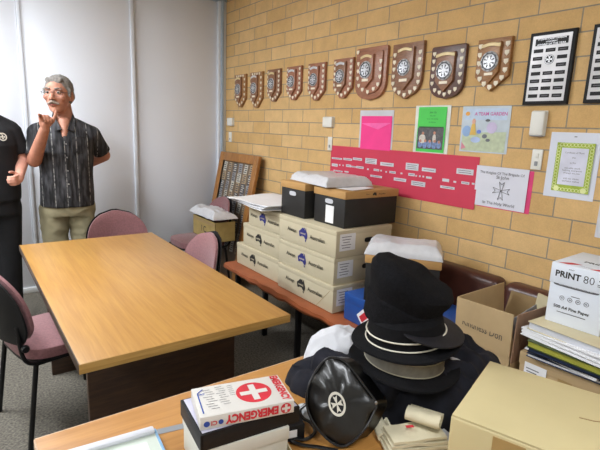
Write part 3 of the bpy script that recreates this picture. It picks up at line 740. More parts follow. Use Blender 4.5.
b = lump(.13, .10, .06, 5.5, .02, 12); pc = atz(303, 392, .74); xf(b, Matrix.Translation((pc.x+.10, pc.y+.01, .731)) @ Matrix.Rotation(-.7, 4, 'Z')); single('black_scarf', b, NAVY, 'low crumple of black cloth between the book stack and the handbag', 'cloth')

# ---- hats
RV, TV = V((.806, -.591, 0)), V((-.591, -.806, 0))      # image right, towards the camera
def hatframe(c, tr=0, tt=0):
    z = (V((0, 0, 1))+RV*tr+TV*tt).normalized(); x = (RV-z*RV.dot(z)).normalized(); y = z.cross(x)
    mm = Matrix((x, y, z)).transposed().to_4x4(); mm.translation = V(c); return mm
def brim_fn(rin, up, wob=.0):
    def f(v):
        r = math.hypot(v.x, v.y)
        if r > rin:
            a = math.atan2(v.y, v.x); v.z += up*((r-rin)/.05)**1.5*(.5+.5*math.cos(2*a))+wob*(r-rin)/.05*math.cos(3*a+1)
        return v
    return f
def hat(name, label, c, tr, tt, R1, Rb, hc, mat, band, cords):
    t = T(name, label, 'hat', c, 0, 'uniform hats stacked on the black coat')
    mm = hatframe((0, 0, 0), tr, tt)
    cr1 = lathe([(R1+.004, 0), (R1, .012), (R1*.985, hc*.5), (R1*.95, hc*.8), (R1*.8, hc*.97), (R1*.4, hc*1.02), (0, hc)], 44); t.p('crown', xf(cr1, mm), mat)
    br = lathe([(R1-.01, .004), (R1+.01, .001), (R1+.03, -.002), (Rb-.006, -.004), (Rb, -.001), (Rb-.002, .004), (R1+.03, .004), (R1+.01, .007), (R1-.01, .010)], 56, brim_fn(R1+.015, .014, .004)); t.p('brim', xf(br, mm), mat)
    if band:
        bb = lathe([(R1+.0035, .010), (R1+.005, .012), (R1+.004, .046), (R1+.002, .048)], 44); t.p('ribbon_band', xf(bb, mm), GREYBAND, label='grey ribbon band')
        bb = nb(); merge(bb, tube([((R1+.005)*math.cos(2*PI*i/44), (R1+.005)*math.sin(2*PI*i/44), .0125) for i in range(44)], .0016, 6, True)); merge(bb, tube([((R1+.0035)*math.cos(2*PI*i/44), (R1+.0035)*math.sin(2*PI*i/44), .0465) for i in range(44)], .0016, 6, True))
        t.p('ribbon_edge', xf(bb, mm), GREYEDGE, label='pale ribbon edge')
    for z, rr in cords:
        bb = tube([((R1+rr)*math.cos(2*PI*i/48), (R1+rr)*math.sin(2*PI*i/48), z) for i in range(48)], .0022, 8, True); t.p('cord', xf(bb, mm), CORD, label='silver cord')
    return t
hc0 = atz(403, 362, .862)
hat('felt_hat', 'black felt hat with wide grey ribbon band, lowest of the three', hc0, .06, .0, .106, .156, .075, FELT, True, [])
hc1 = atz(406, 338, .926)
hat('felt_hat', 'black felt hat with two silver cords, middle of the three', hc1, -.10, .0, .108, .156, .085, FELT, False, [(.012, .006), (.034, .003)])
hc2 = atz(400, 315, .985)
t = T('peaked_cap', 'soft black wool peaked cap on top of the hat stack', 'cap', hc2, 0, 'uniform hats stacked on the black coat')
mm = hatframe((0, 0, 0), .13, .05)
def capfn(v):
    a = math.atan2(v.y, v.x); k = 1+.035*noise.noise(V((math.cos(a)*2, math.sin(a)*2, v.z*18)))+.02*noise.noise(V((v.x*40, v.y*40, v.z*40)))
    t_ = max(0, v.z)/.13; return V((v.x*k+.10*max(0, v.z), v.y*k, v.z-.30*v.x*t_-.08*-v.y*t_+.012*noise.noise(V((v.x*14, v.y*14, 4)))*min(1, v.z/.06)))
t.p('crown', xf(lathe([(.094, -.012), (.104, -.010), (.107, .012), (.108, .034), (.110, .050), (.106, .056), (.107, .060), (.114, .078), (.121, .098), (.122, .112), (.114, .126), (.097, .135), (.07, .139), (.03, .137), (0, .136)], 56, capfn), mm), WOOL)
def peak():
    b = nb(); rows = []
    for j in range(9):
        s = j/8; row = []
        for i in range(29):
            a = -.62+2.2*(i/28-.5)*1.05; e = max(0, 1-((i-14)/14)**2)**.6
            r = .100+.085*s*e; row.append((b.verts.new((r*math.cos(a), r*math.sin(a), .008-.012*s*e-.004*(i/28-.5)**2)), b.verts.new((r*math.cos(a), r*math.sin(a), .0035-.012*s*e))))
        rows.append(row)
    for a, c in zip(rows, rows[1:]):
        for i in range(28):
            b.faces.new((a[i][0], c[i][0], c[i+1][0], a[i+1][0])); b.faces.new((a[i][1], a[i+1][1], c[i+1][1], c[i][1]))
    for i in range(28): b.faces.new((rows[-1][i][0], rows[-1][i][1], rows[-1][i+1][1], rows[-1][i+1][0]))
    bmesh.ops.recalc_face_normals(b, faces=b.faces); return b
t.p('peak', xf(peak(), mm), M('black_peak_cloth', '#1B1B20', .6, var=.2, vs=60, spec=.3))
t.p('button', xf(lathe([(0, -.003), (.004, -.002), (.004, .002), (0, .003)], 12), mm @ Matrix.Translation((.085, -.068, .03))), BLACKM)

# ---- leather handbag
B0 = atz(342, 446, .7375); nrm = V((-.60, -.62, .42)).normalized()
OUT = [(325, 360), (334, 357.5), (344, 361), (355, 373), (366, 388), (376, 403), (372, 416), (364, 430), (352, 442), (341, 446), (330, 441), (318, 429), (310, 416), (306.5, 401), (309, 385), (316, 371)]
o3 = [atp(u, v, B0, nrm) for u, v in OUT]; cen = sum(o3, V())/len(o3)
bag = T('handbag', 'glossy black leather handbag with round white cross emblem', 'handbag', (cen.x, cen.y, .731))
loop = smoothpath(o3, 4, True)
def bagbody():
    rm = sum((p-cen).length for p in loop)/len(loop)
    b = nb(); rows = []
    for s, hgt in ((1, -.060), (1.01, -.05), (1.02, -.02), (1.012, -.003), (.97, .003), (.86, .007), (.68, .011), (.45, .014), (.2, .015)):
        rows.append([b.verts.new(cen+(p-cen)*s*(1 if s >= .97 else s**.8+(1-s**.8)*rm/(p-cen).length)+nrm*(hgt+.006*noise.noise(p*22+V((s*3, 0, 0)))*(1 if s < 1 else .3)) + (V((0, 0, 0)) if hgt > -.03 else RV*.030)) for p in loop])
    n = len(loop)
    for a, c in zip(rows, rows[1:]):
        for i in range(n): b.faces.new((a[i], a[(i+1) % n], c[(i+1) % n], c[i]))
    b.faces.new(rows[0]); b.faces.new(rows[-1]); bmesh.ops.recalc_face_normals(b, faces=b.faces); return b
bb = bagbody(); zmin = min(v.co.z for v in bb.verts)
for v in bb.verts:
    if v.co.z < .7315: v.co.z = .7315
bag.p('body', bb, GLEATHER, world=True)
bag.p('piping', tube([cen+(p-cen)*1.0+nrm*.003 for p in loop], .0032, 8, True), PIPING, world=True)
ec = atp(337, 404, cen+nrm*.0155, nrm); ur = atp(347, 401, cen+nrm*.0155, nrm)-ec
Fe = frame(ec+nrm*.0006, ur, nrm.cross(ur)); Fe2 = Fe @ Matrix.Diagonal((.72, 1.02, 1, 1))
em = bag.p('emblem', xf(ring(.0225, .029, .0025, 36), Fe2), EMBLEM, world=True, label='round white emblem')
b = nb(); merge(b, ring(.0235, .0245, .001)); bag.p('emblem_disc', xf(disc(.0222, .0015, 30), Fe2), BLACKP, em, world=True)
bag.p('emblem_cross', xf(cross8(.020, .0015, .0014), Fe2), EMBLEM, em, world=True)
rv = lathe([(0, -.003), (.004, -.002), (.005, 0), (.003, .003), (0, .004)], 14); pr = atp(376, 403, cen+nrm*.004, nrm); bag.p('rivet', xf(rv, frame(pr, RV, V((0, 0, 1)))), CHROME, world=True)
sp_ = smoothpath([atz(309, 402, .775), atz(300, 410, .755), atz(303, 418, .745), atz(311, 423, .740), atz(315, 432, .738), atz(306, 439, .737), atz(294, 438.5, .737), atz(292, 441.5, .737), atz(303, 445, .737), atz(318, 447, .737), atz(338, 450.5, .737)], 6)
bag.p('strap', tube(sp_, .0052, 8, flat=.7), PIPING, world=True)
# clear pouch
pc = atz(309, 413, .735); b = lump(.05, .035, .022, 4.4, .008, 30, 40, 12, .6, False); xf(b, Matrix.Translation((pc.x, pc.y, .7308)) @ Matrix.Rotation(-1.0, 4, 'Z')); single('clear_pouch', b, CLEARP, 'crinkled clear plastic pouch on the desk left of the handbag', 'pouch')
# ---- cream cloths
def spiral(r, turns, squash=.6, n=70):
    return [((r*(.18+.82*(1-k/n)))*math.cos(-turns*2*PI*k/n), squash*(r*(.18+.82*(1-k/n)))*math.sin(-turns*2*PI*k/n)) for k in range(n+1)]
def cloth_roll(px, z, ang, r, turns, ln, label, squash=.62):
    p = atz(*px, z+r*squash); b = strip(spiral(r, turns, squash), .0048, ln)
    xf(b, Matrix.Translation((p.x, p.y, z+r*squash)) @ Matrix.Rotation(ang, 4, 'Z')); return single('cream_bandage', b, CREAMCL, label, 'cloth', 'folded cream calico cloths beside the handbag')
t = T('cream_bandage', 'folded cream calico cloth with a small red mark in front of the coat', 'cloth', (0, 0, 0), 0, 'folded cream calico cloths beside the handbag')
pm = atz(415, 430, .775); t.o.location = (pm.x, pm.y, .731); t.inv = Matrix.Translation((pm.x, pm.y, .731)).inverted()
a_ = math.atan2(RV.y, RV.x)+.17
def fold(k): return lambda x, y: .010*k+.004*noise.noise(V((x*18, y*18, k)))+.0045
for k in range(4):
    b = sheet(.165-.008*k, .085-.006*k, 12, 10, .007, fold(k)); t.p('fold', xf(b, Matrix.Rotation(a_+.03*(k-1), 4, 'Z')), CREAMCL)
b = rect(0, 0, .020, .009, .0, .001); pr = V((-.012, -.005, 0)); t.p('red_mark', xf(b, Matrix.Rotation(a_, 4, 'Z') @ Matrix.Translation((-.012, .006, .0505))), INKR, label='red mark')
cloth_roll((441, 421), .778, -.0+.45, .034, 1.35, .085, 'cream calico cloth rolled up, on top of the folded cloths by the big carton')
cloth_roll((386, 437), .7315, -.5, .026, 1.4, .08, 'cream calico cloth rolled up small, lower right of the handbag')
b = sheet(.17, .06, 14, 8, .004, lambda x, y: .008*noise.noise(V((x*15, y*15, 7)))+.006); pq = atz(420, 446, .74); xf(b, Matrix.Translation((pq.x+.02, pq.y-.005, .7305)) @ Matrix.Rotation(a_+.3, 4, 'Z')); single('cream_bandage', b, TOWEL, 'thin white cloth strip lying flat in front of the folded cream cloths', 'cloth', 'folded cream calico cloths beside the handbag')

# ---- big carton in front
ZT = .935
A, B = atz(490, 360, ZT), atz(451, 414, ZT); d1 = (B-A); l1 = d1.length; an = math.atan2(-d1.y, -d1.x)     # local +x from B to A
t = T('big_carton', 'large closed yellow-brown carton in the near right corner of the desk', 'carton', (B.x, B.y, .7305), an)
ln = .43; h = ZT-.7305
t.p('body', box((0, -ln, 0), (l1, 0, h-.004), .005, 3), KRAFTY)
t.p('flap', box((.0015, -ln+.002, h-.0045), (l1*.985, -.0015, h), .002), KRAFTY)
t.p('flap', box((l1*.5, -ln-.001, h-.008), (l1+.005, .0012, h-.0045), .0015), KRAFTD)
b = box((-.0012, -.145, .02), (.001, -.085, h-.012)); t.p('tape', b, TAPE)
t.p('crease', xf(tube([(.16, -.215, h+.0002), (.165, -.24, h+.0004), (.172, -.252, h+.0002)], .0014, 6), Matrix()), KRAFTD)

# ---- kindness carton on the bench
kx0, kx1, ky0, ky1, kz0, kz1, kz2 = 1.72, 2.10, .888, 1.150, .4485, .632, .812
t = T('flap_carton', 'brown carton with raised flaps and handwritten front on the bench', 'carton', (1.91, 1.02, kz0), 0)
wl = nb()
for lo, hi in (((kx0, ky0, kz0), (kx0+.004, ky1, kz1)), ((kx1-.004, ky0, kz0), (kx1, ky1, kz1)), ((kx0, ky0, kz0), (kx1, ky0+.004, kz1)), ((kx0, ky1-.004, kz0), (kx1, ky1, kz1)), ((kx0, ky0, kz0), (kx1, ky1, kz0+.004))): merge(wl, box(lo, hi))
bd = t.p('body', wl, KRAFT, world=True)
def quad(p, th):
    n = (V(p[1])-V(p[0])).cross(V(p[3])-V(p[0])).normalized()*th; b = nb(); a = [b.verts.new(V(q)) for q in p]; c = [b.verts.new(V(q)+n) for q in p]
    b.faces.new(a); b.faces.new(c[::-1])
    for i in range(4): b.faces.new((a[i], a[(i+1) % 4], c[(i+1) % 4], c[i]))
    bmesh.ops.recalc_face_normals(b, faces=b.faces); return b
ff = t.p('flap', quad([(kx0, ky1, kz1), (kx0, ky0+.004, kz1), (kx0-.010, ky0+.004, kz2+.008), (kx0-.010, ky1, kz2)], .004), KRAFT, world=True)
t.p('flap', quad([(kx0, ky0, kz1-.02), (kx1, ky0, kz1-.02), (kx1+.02, ky0-.035, kz2+.015), (kx0-.004, ky0-.006, kz2+.01)], .004), KRAFTP, world=True)
t.p('flap', quad([(kx0, ky1, kz1), (kx1, ky1, kz1), (kx1, ky1+.02, kz2-.005), (kx0, ky1+.005, kz2-.002)], .004), KRAFT, world=True)
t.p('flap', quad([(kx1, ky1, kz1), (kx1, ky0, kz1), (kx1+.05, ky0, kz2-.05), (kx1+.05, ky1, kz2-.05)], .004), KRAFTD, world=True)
tb = xf(text('Kindness Don', w=.185, h=.034, bold=.012), Matrix.Rotation(-.02, 4, 'Z')); xf(tb, fwall((kx0-.0085, 1.022, .712))); t.p('handwriting', tb, M('pencil_grey', '#5A5044', .7), ff, smooth=0, world=True)
tb = nb(); merge(tb, rect(0, .007, .05, .006, 0, .0008)); merge(tb, rect(.002, -.006, .055, .006, 0, .0008)); xf(tb, fwall((kx0-.001, .93, .575))); t.p('printed_lines', tb, INKB, bd, smooth=0, world=True)
b = quad([(1.78, .905, .60), (1.98, .905, .60), (1.96, .935, .80), (1.77, .93, .775)], .003); single('grey_sheet', b, GREYCLOTH, 'grey sheet standing inside the handwritten flap carton', 'sheet')
b = quad([(2.04, .90, .60), (2.06, 1.00, .60), (2.07, .985, .815), (2.05, .895, .81)], .01); single('buff_envelope', b, BUFF, 'buff card standing at the back of the handwritten flap carton', 'card')

# ---- label carton, papers, white paper box
t = T('label_carton', 'brown cardboard carton with white address label under the folder pile', 'carton', (1.93, .65, .4485), 0)
bd = t.p('body', box((-.20, -.21, 0), (.18, .205, .225), .004), KRAFT)
t.p('lid', box((-.203, -.213, .18), (.183, .208, .231), .003), KRAFT)
b = rect(0, 0, .085, .085, 0, .0012); Fl = fwall((-.2034, .140, .155)); lb = t.p('address_label', xf(b, Fl), PAPER)
b = nb(); merge(b, rect(-.01, .02, .05, .004, .0013)); merge(b, rect(-.012, .008, .04, .004, .0013)); merge(b, rect(-.016, -.022, .036, .012, .0013)); t.p('label_lettering', xf(b, Fl), INKG, lb, smooth=0)
b = rect(0, 0, .05, .17, 0, .001); t.p('tape', xf(b, fwall((-.2034, .03, .10))), TAPE, bd)
GP = 'folders and papers piled on the label carton'
z = .4485+.2315
def pile(name, label, cat, cx, cy, w, d, th, ang, mat, edge=None, curl=0):
    global z
    t = T(name, label, cat, (cx, cy, z), ang, GP)
    if edge:
        t.p('cover', box((-w/2, -d/2, 0), (w/2, d/2, .002), .0008), mat); t.p('pages', box((-w/2+.006, -d/2+.006, .002), (w/2-.004, d/2-.004, th-.002)), edge); t.p('cover', box((-w/2, -d/2, th-.002), (w/2, d/2, th), .0008), mat)
    else:
        n = max(2, int(th/.004))
        for k in range(n):
            b = sheet(w-.006*(k % 3), d-.005*(k % 2), 10, 10, th/n*.9, lambda x, y, k=k: k*th/n+curl*max(0, -x-y-.08)*1.0*(1 if k > n-3 else .4))
            t.p('sheet', xf(b, Matrix.Rotation(.02*((k*7) % 3-1), 4, 'Z')), mat)
    z += th+.0008
pile('navy_folder', 'navy folder lowest in the folder pile on the label carton', 'folder', 1.86, .665, .30, .33, .014, .06, NAVYF, PAPER)
pile('white_papers', 'thin white papers above the navy folder in the pile', 'papers', 1.86, .69, .30, .27, .010, -.10, PAPER)
pile('black_folder', 'black folder in the middle of the pile on the label carton', 'folder', 1.85, .655, .31, .33, .016, .03, BLACKP, NAVYF)
pile('green_folder', 'dark green folder in the pile under the white papers', 'folder', 1.845, .655, .31, .33, .026, .0, GREENF, YELLOWG)
pile('white_papers', 'thick white papers on the green folder, curling at the corner', 'papers', 1.86, .685, .32, .32, .034, -.10, PAPER, None, .04)
pile('buff_folder', 'buff cardboard folders under the white copy paper box', 'folder', 1.86, .685, .31, .29, .030, -.05, BUFF, PAPERG)
b = box((-.14, -.10, 0), (.14, .10, .012), .002); xf(b, Matrix.Translation((1.83, .50, z-.075)) @ Matrix.Rotation(.1, 4, 'Z') ); b.free()
t = T('paper_box', 'white copy paper box with black and red print on the folder pile', 'box', (1.925, .722, z), .04)
PBX = M('white_coated_card', '#DCE2EC', .45, var=.02)
bw, bdp, bh = .190, .27, .232
bd = t.p('body', box((-bdp/2, -bw/2, 0), (bdp/2, bw/2, bh-.01), .002), PBX)
ld = t.p('lid', box((-bdp/2-.003, -bw/2-.003, bh-.078), (bdp/2+.003, bw/2+.003, bh), .003), PBX)
Fl = fwall((-bdp/2-.0036, 0, bh-.04)); Fb = fwall((-bdp/2-.0008, 0, 0))
b = nb(); merge(b, xf(text('PRINT', w=.088, h=.024, bold=.03), Matrix.Translation((-.035, .002, 0)))); merge(b, xf(text('80', w=.036, h=.028, bold=-.01), Matrix.Translation((.036, .002, 0)))); t.p('lettering', xf(b, Fl), INKB, ld, smooth=0)
b = nb(); merge(b, xf(text('paper', h=.006), Matrix.Translation((-.025, .024, 0)))); merge(b, rect(.076, .008, .016, .004)); merge(b, rect(.076, -.006, .024, .0025)); merge(b, rect(.076, -.012, .022, .0025)); t.p('small_print', xf(b, Fl), INKG, ld, smooth=0)
b = nb(); merge(b, prism(superell(.078, .0085, .5, 24), .0006)); bar = t.p('grey_bar', xf(b, Fb @ Matrix.Translation((-.004, .155, 0))), INKG, bd)
t.p('bar_lettering', xf(text('MULTI PURPOSE OFFICE PAPER', w=.115, bold=.01), Fb @ Matrix.Translation((-.004, .155, .0009))), PBX, bar, smooth=0)
b = nb()
for k in range(4): merge(b, xf(ring(.007, .0085, .0006, 18), Matrix.Translation((-.045+.028*k, .103, 0)))); merge(b, rect(-.045+.028*k, .103, .006, .004, 0))
merge(b, rect(0, .118, .03, .0025)); t.p('icons', xf(b, Fb), INKG, bd, smooth=0)
t.p('lettering', xf(xf(text('500 A4 Fine Paper', w=.125, bold=.015), Matrix.Translation((-.008, .066, .0006))), Fb), INKB, bd, smooth=0)
b = rect(-.006, .048, .10, .0028, .0006); t.p('small_print', xf(b, Fb), INKG, bd, smooth=0)
Ftp = frame((0, 0, bh+.0005), (0, -1, 0), (1, 0, 0))
b = nb()
for x in (-.045, .065): merge(b, prism([(x-.035, -.128), (x+.0, -.128), (x+.035, -.09), (x+.0, -.09)], .0005))
t.p('red_stripe', xf(b, Ftp), INKR, ld, smooth=0)
t.p('lettering', xf(text('PRINT', w=.09, h=.022, bold=.03), Ftp @ Matrix.Translation((.02, -.03, 0))), INKB, ld, smooth=0)
t.p('lettering', xf(text('copy paper', w=.045), Ftp @ Matrix.Translation((.01, -.11, 0))), INKB, ld, smooth=0)
# maroon folder peeking at the frame edge
b = box((-.006, -.10, 0), (.006, .10, .115), .002); xf(b, Matrix.Translation((1.712, .462, .4485+.14))); b.free()

# ------------------------------------------------------------------ things on the brick wall
def wall_thing(name, label, cat, y, z, group=None): return T(name, label, cat, (W, y, z), 0, group)
FW0 = fwall((0, 0, 0))
SHW = {'pink': wood_mat('shield_redwood', '#8E5B42', '#A56E50', .4, 2.4, (8, 8, 40), .2), 'brown': wood_mat('shield_brown', '#7A5238', '#93684A', .4, 2.4, (8, 8, 40), .2),
       'dark': wood_mat('shield_dark', '#4A2C24', '#5F3A2E', .35, 2.4, (8, 8, 40), .3), 'gold': wood_mat('shield_honey', '#86592E', '#A3733F', .4, 2.4, (8, 8, 40), .2), 'mid': wood_mat('shield_mid', '#8A6038', '#A87A4A', .4, 2.4, (8, 8, 40), .2)}
EDG = M('shield_dark_edge', '#5A3A22', .5)
def outline(w, h, kind):
    if kind == 'hex': return [(-w/2, h/2), (w/2, h/2), (w/2, -h*.24), (w*.12, -h/2), (-w*.12, -h/2), (-w/2, -h*.24)]
    if kind == 'point': return [(-w/2, h/2), (w/2, h/2), (w/2, -h*.22), (0, -h/2), (-w/2, -h*.22)]
    if kind == 'round':
        pts = [(-w/2, h/2), (w/2, h/2)]
        for k in range(9): a = k/8*PI/2; pts.append((w/2*math.cos(a)**.8 if k < 8 else .05*w, -h*.12-h*.34*math.sin(a)-(.04*h if k == 8 else 0)))
        return pts+[(-x, y) for x, y in reversed(pts[2:])]
    if kind == 'soft':
        r = .06*w; pts = []
        for k in range(5): a = PI/2-k/4*PI/2; pts.append((w/2-r+r*math.cos(a), h/2-r+r*math.sin(a)))
        for k in range(8): a = k/7*PI/2*.92; pts.append((w/2*math.cos(a)**.7, -h*.16-h*.32*math.sin(a)))
        pts.append((0, -h/2)); return pts[:]+[(-x, y) for x, y in reversed(pts[:-1])]
MINI = [(-.5, .6), (.5, .6), (.5, -.05), (0, -.6), (-.5, -.05)]
def shield(y, z, w, h, kind, mk, pk, label, minis, inner=(.56, .76), inkind='point', md=.22, ioff=(0, .0), dark_inner=False, second=None, gold=True, ms=.017):
    t = wall_thing('trophy_shield', label, 'award shield', y, z, 'wooden award shields in a row on the brick wall')
    F = FW0
    t.p('backboard', xf(prism(outline(w, h, kind), .022, .004, .001), F), SHW[mk])
    z0 = .023
    if second:
        t.p('middle_panel', xf(prism([(x-.015*w, y_+.01*h) for x, y_ in outline(w*second[0], h*second[1], 'soft')], .012, .003, z0), F), SHW[mk]); z0 += .012
    iw, ih = w*inner[0], h*inner[1]; ox, oy = ioff[0]*w, ioff[1]*h
    t.p('raised_panel', xf(prism([(x+ox, y_+oy) for x, y_ in outline(iw, ih, inkind)], .016, .003, z0), F), SHW[pk])
    zi = z0+.016; cy = oy+.03*h; r = w*md*1.2
    mdl = t.p('medallion', xf(lathe([(0, 0), (r, 0), (r, .004), (r*.93, .008), (r*.82, .005), (r*.3, .006), (0, .007)], 28), F @ Matrix.Translation((ox, cy, zi))), SILVER)
    b = nb(); merge(b, ring(r*.72, r*.84, .0024, 26, .0052)); 
    for k in range(8): merge(b, xf(rect(r*.42, 0, r*.36, r*.13, .0052, .0026), Matrix.Rotation(PI/8+k*PI/4, 4, 'Z')))
    for k in range(10): a = 2*PI*k/10; merge(b, xf(rect(r*.9, 0, r*.10, r*.22, .0052, .0022), Matrix.Rotation(a, 4, 'Z')))
    t.p('medallion_relief', xf(b, F @ Matrix.Translation((ox, cy, zi))), SILVD, mdl)
    merge_ = cross8(r*.40, .0055, .0024); t.p('medallion_cross', xf(merge_, F @ Matrix.Translation((ox, cy, zi))), SILVER, mdl)
    # scroll arched over the medallion
    b = nb(); n = 9; sw = iw*.40 if gold != 'wide' else iw*.52; yy = oy+ih*.5-.17*r-.012
    up, lo = [], []
    for k in range(n):
        s = k/(n-1)*2-1; yk = yy+.016*(1-s*s)*(w/.3)+(.004 if abs(s) > .8 else 0); up.append((ox+sw*s, yk+.008)); lo.append((ox+sw*s, yk-.009))
    t.p('scroll', xf(prism(up+lo[::-1], .004, .001, zi), F), GOLD if gold else SILVER)
    t.p('name_plate', xf(rect(ox, oy-ih*.5+ih*.24, iw*.46, h*.05, zi, .0015), F), IVORY)
    pts = minis; b = None
    for (mx, my) in pts: t.p('mini_shield', xf(prism([(mx*w+x*ms*1.25, my*h+y_*ms*1.2) for x, y_ in MINI], .0025, .0006, .0235 if not second else .0355), F), IVORY)
    return t
def sides(nx, ys, low, top=()):
    return [(-nx, y) for y in ys]+[(nx, y) for y in ys]+list(low)+[(-x, y) for x, y in low if abs(x) > .01]+list(top)
sm = sides(.41, (.33, .18, .03, -.12), [(.36, -.27), (.2, -.37), (0, -.43)], [(-.28, .44), (-.09, .44), (.09, .44), (.28, .44)])
sm2 = sides(.41, (.40, .26, .12, -.02, -.16), [(.34, -.29), (.19, -.38), (0, -.43)])
ord_ = ['first', 'second', 'third', 'fourth', 'fifth', 'sixth']
SP = [(4.165, 1.838, .220, .305, 'mid', 'brown'), (3.862, 1.834, .220, .315, 'mid', 'brown'), (3.565, 1.860, .205, .270, 'brown', 'brown'), (3.262, 1.862, .205, .265, 'pink', 'pink'), (2.962, 1.858, .210, .275, 'pink', 'pink'), (2.652, 1.864, .208, .272, 'pink', 'brown')]
for i, (y, z_, w, h, a_, b_) in enumerate(SP):
    lab = ['narrow wooden award shield nearest the white panels, leftmost of the row', 'small wooden award shield, second from the left end of the row', 'small brown award shield, third from the left end of the row', 'small reddish award shield, fourth from the left end of the row', 'small reddish award shield, fifth from the left, left of the pink sheet', 'small reddish award shield hanging left of the large round-based shield'][i]
    shield(y, z_, w, h, 'hex', a_, b_, lab, sm if i < 2 else sm2, inner=(.52, .78), ioff=(-.06, .02), md=.19, gold=(i < 1 or i == 2))
shield(2.372, 1.876, .292, .340, 'soft', 'pink', 'pink', 'large reddish award shield with stepped rounded base above the pink sheet', sides(.36, (.20, .06, -.08), [(.31, -.22), (.18, -.30), (0, -.35)], [(-.40, .42)]), inner=(.44, .62), ioff=(-.06, .04), md=.16, second=(.82, .80), ms=.019)
shield(2.058, 1.872, .245, .328, 'round', 'brown', 'brown', 'large brown award shield with cream scroll above the pink sheet right edge', sides(.41, (.30, .17, .04, -.09, -.22), [(.33, -.33), (.18, -.39), (0, -.44)]), inner=(.56, .76), ioff=(-.03, .03), md=.17, ms=.019)
shield(1.758, 1.843, .232, .290, 'soft', 'dark', 'brown', 'dark red-brown award shield with curved base above the green flyer', sides(.40, (.36, .22, .08, -.06, -.20), [(.30, -.33), (.15, -.38), (0, -.42)]), inner=(.52, .74), ioff=(-.02, .0), md=.19, gold='wide', ms=.017)
shield(1.478, 1.860, .190, .262, 'point', 'gold', 'gold', 'honey wood award shield with gold scroll, nearest the framed name board', sides(.40, (.36, .20, .04, -.12), [(.33, -.26), (.18, -.36), (0, -.43)]), inner=(.54, .78), ioff=(-.03, .03), md=.22, gold='wide', ms=.019)

def honour_board(y, z, w, h, label):
    t = wall_thing('honour_board', label, 'honour board', y, z, 'black framed honour boards'); F = FW0
    t.p('frame', xf(prism([(-w/2, -h/2), (w/2, -h/2), (w/2, h/2), (-w/2, h/2)], .018, .004, .001), F), BLACKP)
    iw, ih = w-.032, h-.032
    t.p('silver_panel', xf(rect(0, 0, iw, ih, .019, .0015), F), M('board_silver', '#B4B2B4', .35, .35))
    tp = t.p('title_plate', xf(rect(0, ih*.40, iw*.84, ih*.105, .0205, .001), F), BLACKP)
    b = nb()
    for k, (s, hh) in enumerate((('ST JOHN CADET DIVISION', .009), ('ACHIEVEMENT', .006), ('AWARD OF THE YEAR', .008))): merge(b, xf(text(s, w=iw*(.72, .3, .74)[k], h=hh, bold=.02), Matrix.Translation((0, ih*.40+.011-.011*k, .0218))))
    t.p('title_lettering', xf(b, F), SILVER, tp, smooth=0)
    em = t.p('emblem', xf(disc(w*.105, .0012, 26), F @ Matrix.Translation((0, ih*.13, .0205))), BLACKP)
    b = nb(); merge(b, ring(w*.085, w*.097, .0006, 26, .0012)); merge(b, cross8(w*.075, .0012, .0006)); t.p('emblem_relief', xf(b, F @ Matrix.Translation((0, ih*.13, .0206))), SILVER, em, smooth=0)
    for r in range(7):
        for c in (-1, 0, 1):
            if c == 0 and r in (1, 2): continue
            pt = t.p('name_plate', xf(rect(c*iw*.315, ih*.27-r*ih*.115, iw*.25, ih*.055, .0205, .001), F), BLACKP)
            if (r+c) % 3 != 2:
                t.p('plate_lettering', xf(rect(c*iw*.315, ih*.27-r*ih*.115, iw*.17, ih*.012, .0216, .0003), F), INKG, pt, smooth=0)
honour_board(1.186, 1.823, .212, .33, 'black framed silver name board right of the award shields')
honour_board(.906, 1.825, .212, .33, 'black framed silver name board cut off by the right edge of the photo')

def px_on(u, v, o): p = atx(u, v, W); return (-(p.y-o[0]), p.z-o[1])
def prect(o, u0, v0, u1, v1, z=0, d=0.0):
    a, b = px_on(u0, v0, o), px_on(u1, v1, o); return rect((a[0]+b[0])/2, (a[1]+b[1])/2, abs(b[0]-a[0]), abs(a[1]-b[1]), z, d)
# red strip poster
o = (2.13, 1.243); t = wall_thing('wall_poster', 'long crimson card strip covered with small white caption slips', 'poster', *o)
def redf(x, y): return .0015+.003*max(0, noise.noise(V((x*4, 0, 2))))+.006*max(0, x/.63-.4)*max(0, -y/.14)
b = sheet(1.262, .29, 40, 6, .0012, redf); pst = t.p('card', xf(b, FW0), CRIMSON)
s5 = [(62, 135, 112, 150), (120, 138, 162, 155), (168, 136, 212, 155), (62, 165, 90, 185), (133, 170, 158, 188), (185, 178, 220, 196), (230, 137, 285, 175), (305, 158, 370, 186), (272, 192, 298, 208), (255, 222, 312, 242), (350, 203, 380, 220), (372, 235, 432, 262), (433, 160, 493, 208), (513, 185, 580, 215), (445, 213, 475, 233), (460, 250, 527, 288), (533, 230, 560, 246), (98, 172, 104, 178), (115, 174, 121, 180), (160, 182, 184, 186), (238, 192, 246, 200), (305, 200, 312, 206), (330, 206, 337, 212), (405, 214, 414, 220), (480, 226, 487, 232), (498, 228, 505, 234), (515, 230, 523, 236), (70, 198, 115, 212), (125, 204, 145, 214)]
sl = [(320+a/5, 130+b_/5, 320+c/5, 130+d/5) for a, b_, c, d in s5]+[(420+a/5, 130+b_/5, 420+c/5, 130+d/5) for a, b_, c, d in ((187, 188, 268, 230), (115, 240, 147, 262), (105, 275, 175, 300), (210, 255, 248, 275), (262, 264, 275, 273), (170, 254, 183, 264))]
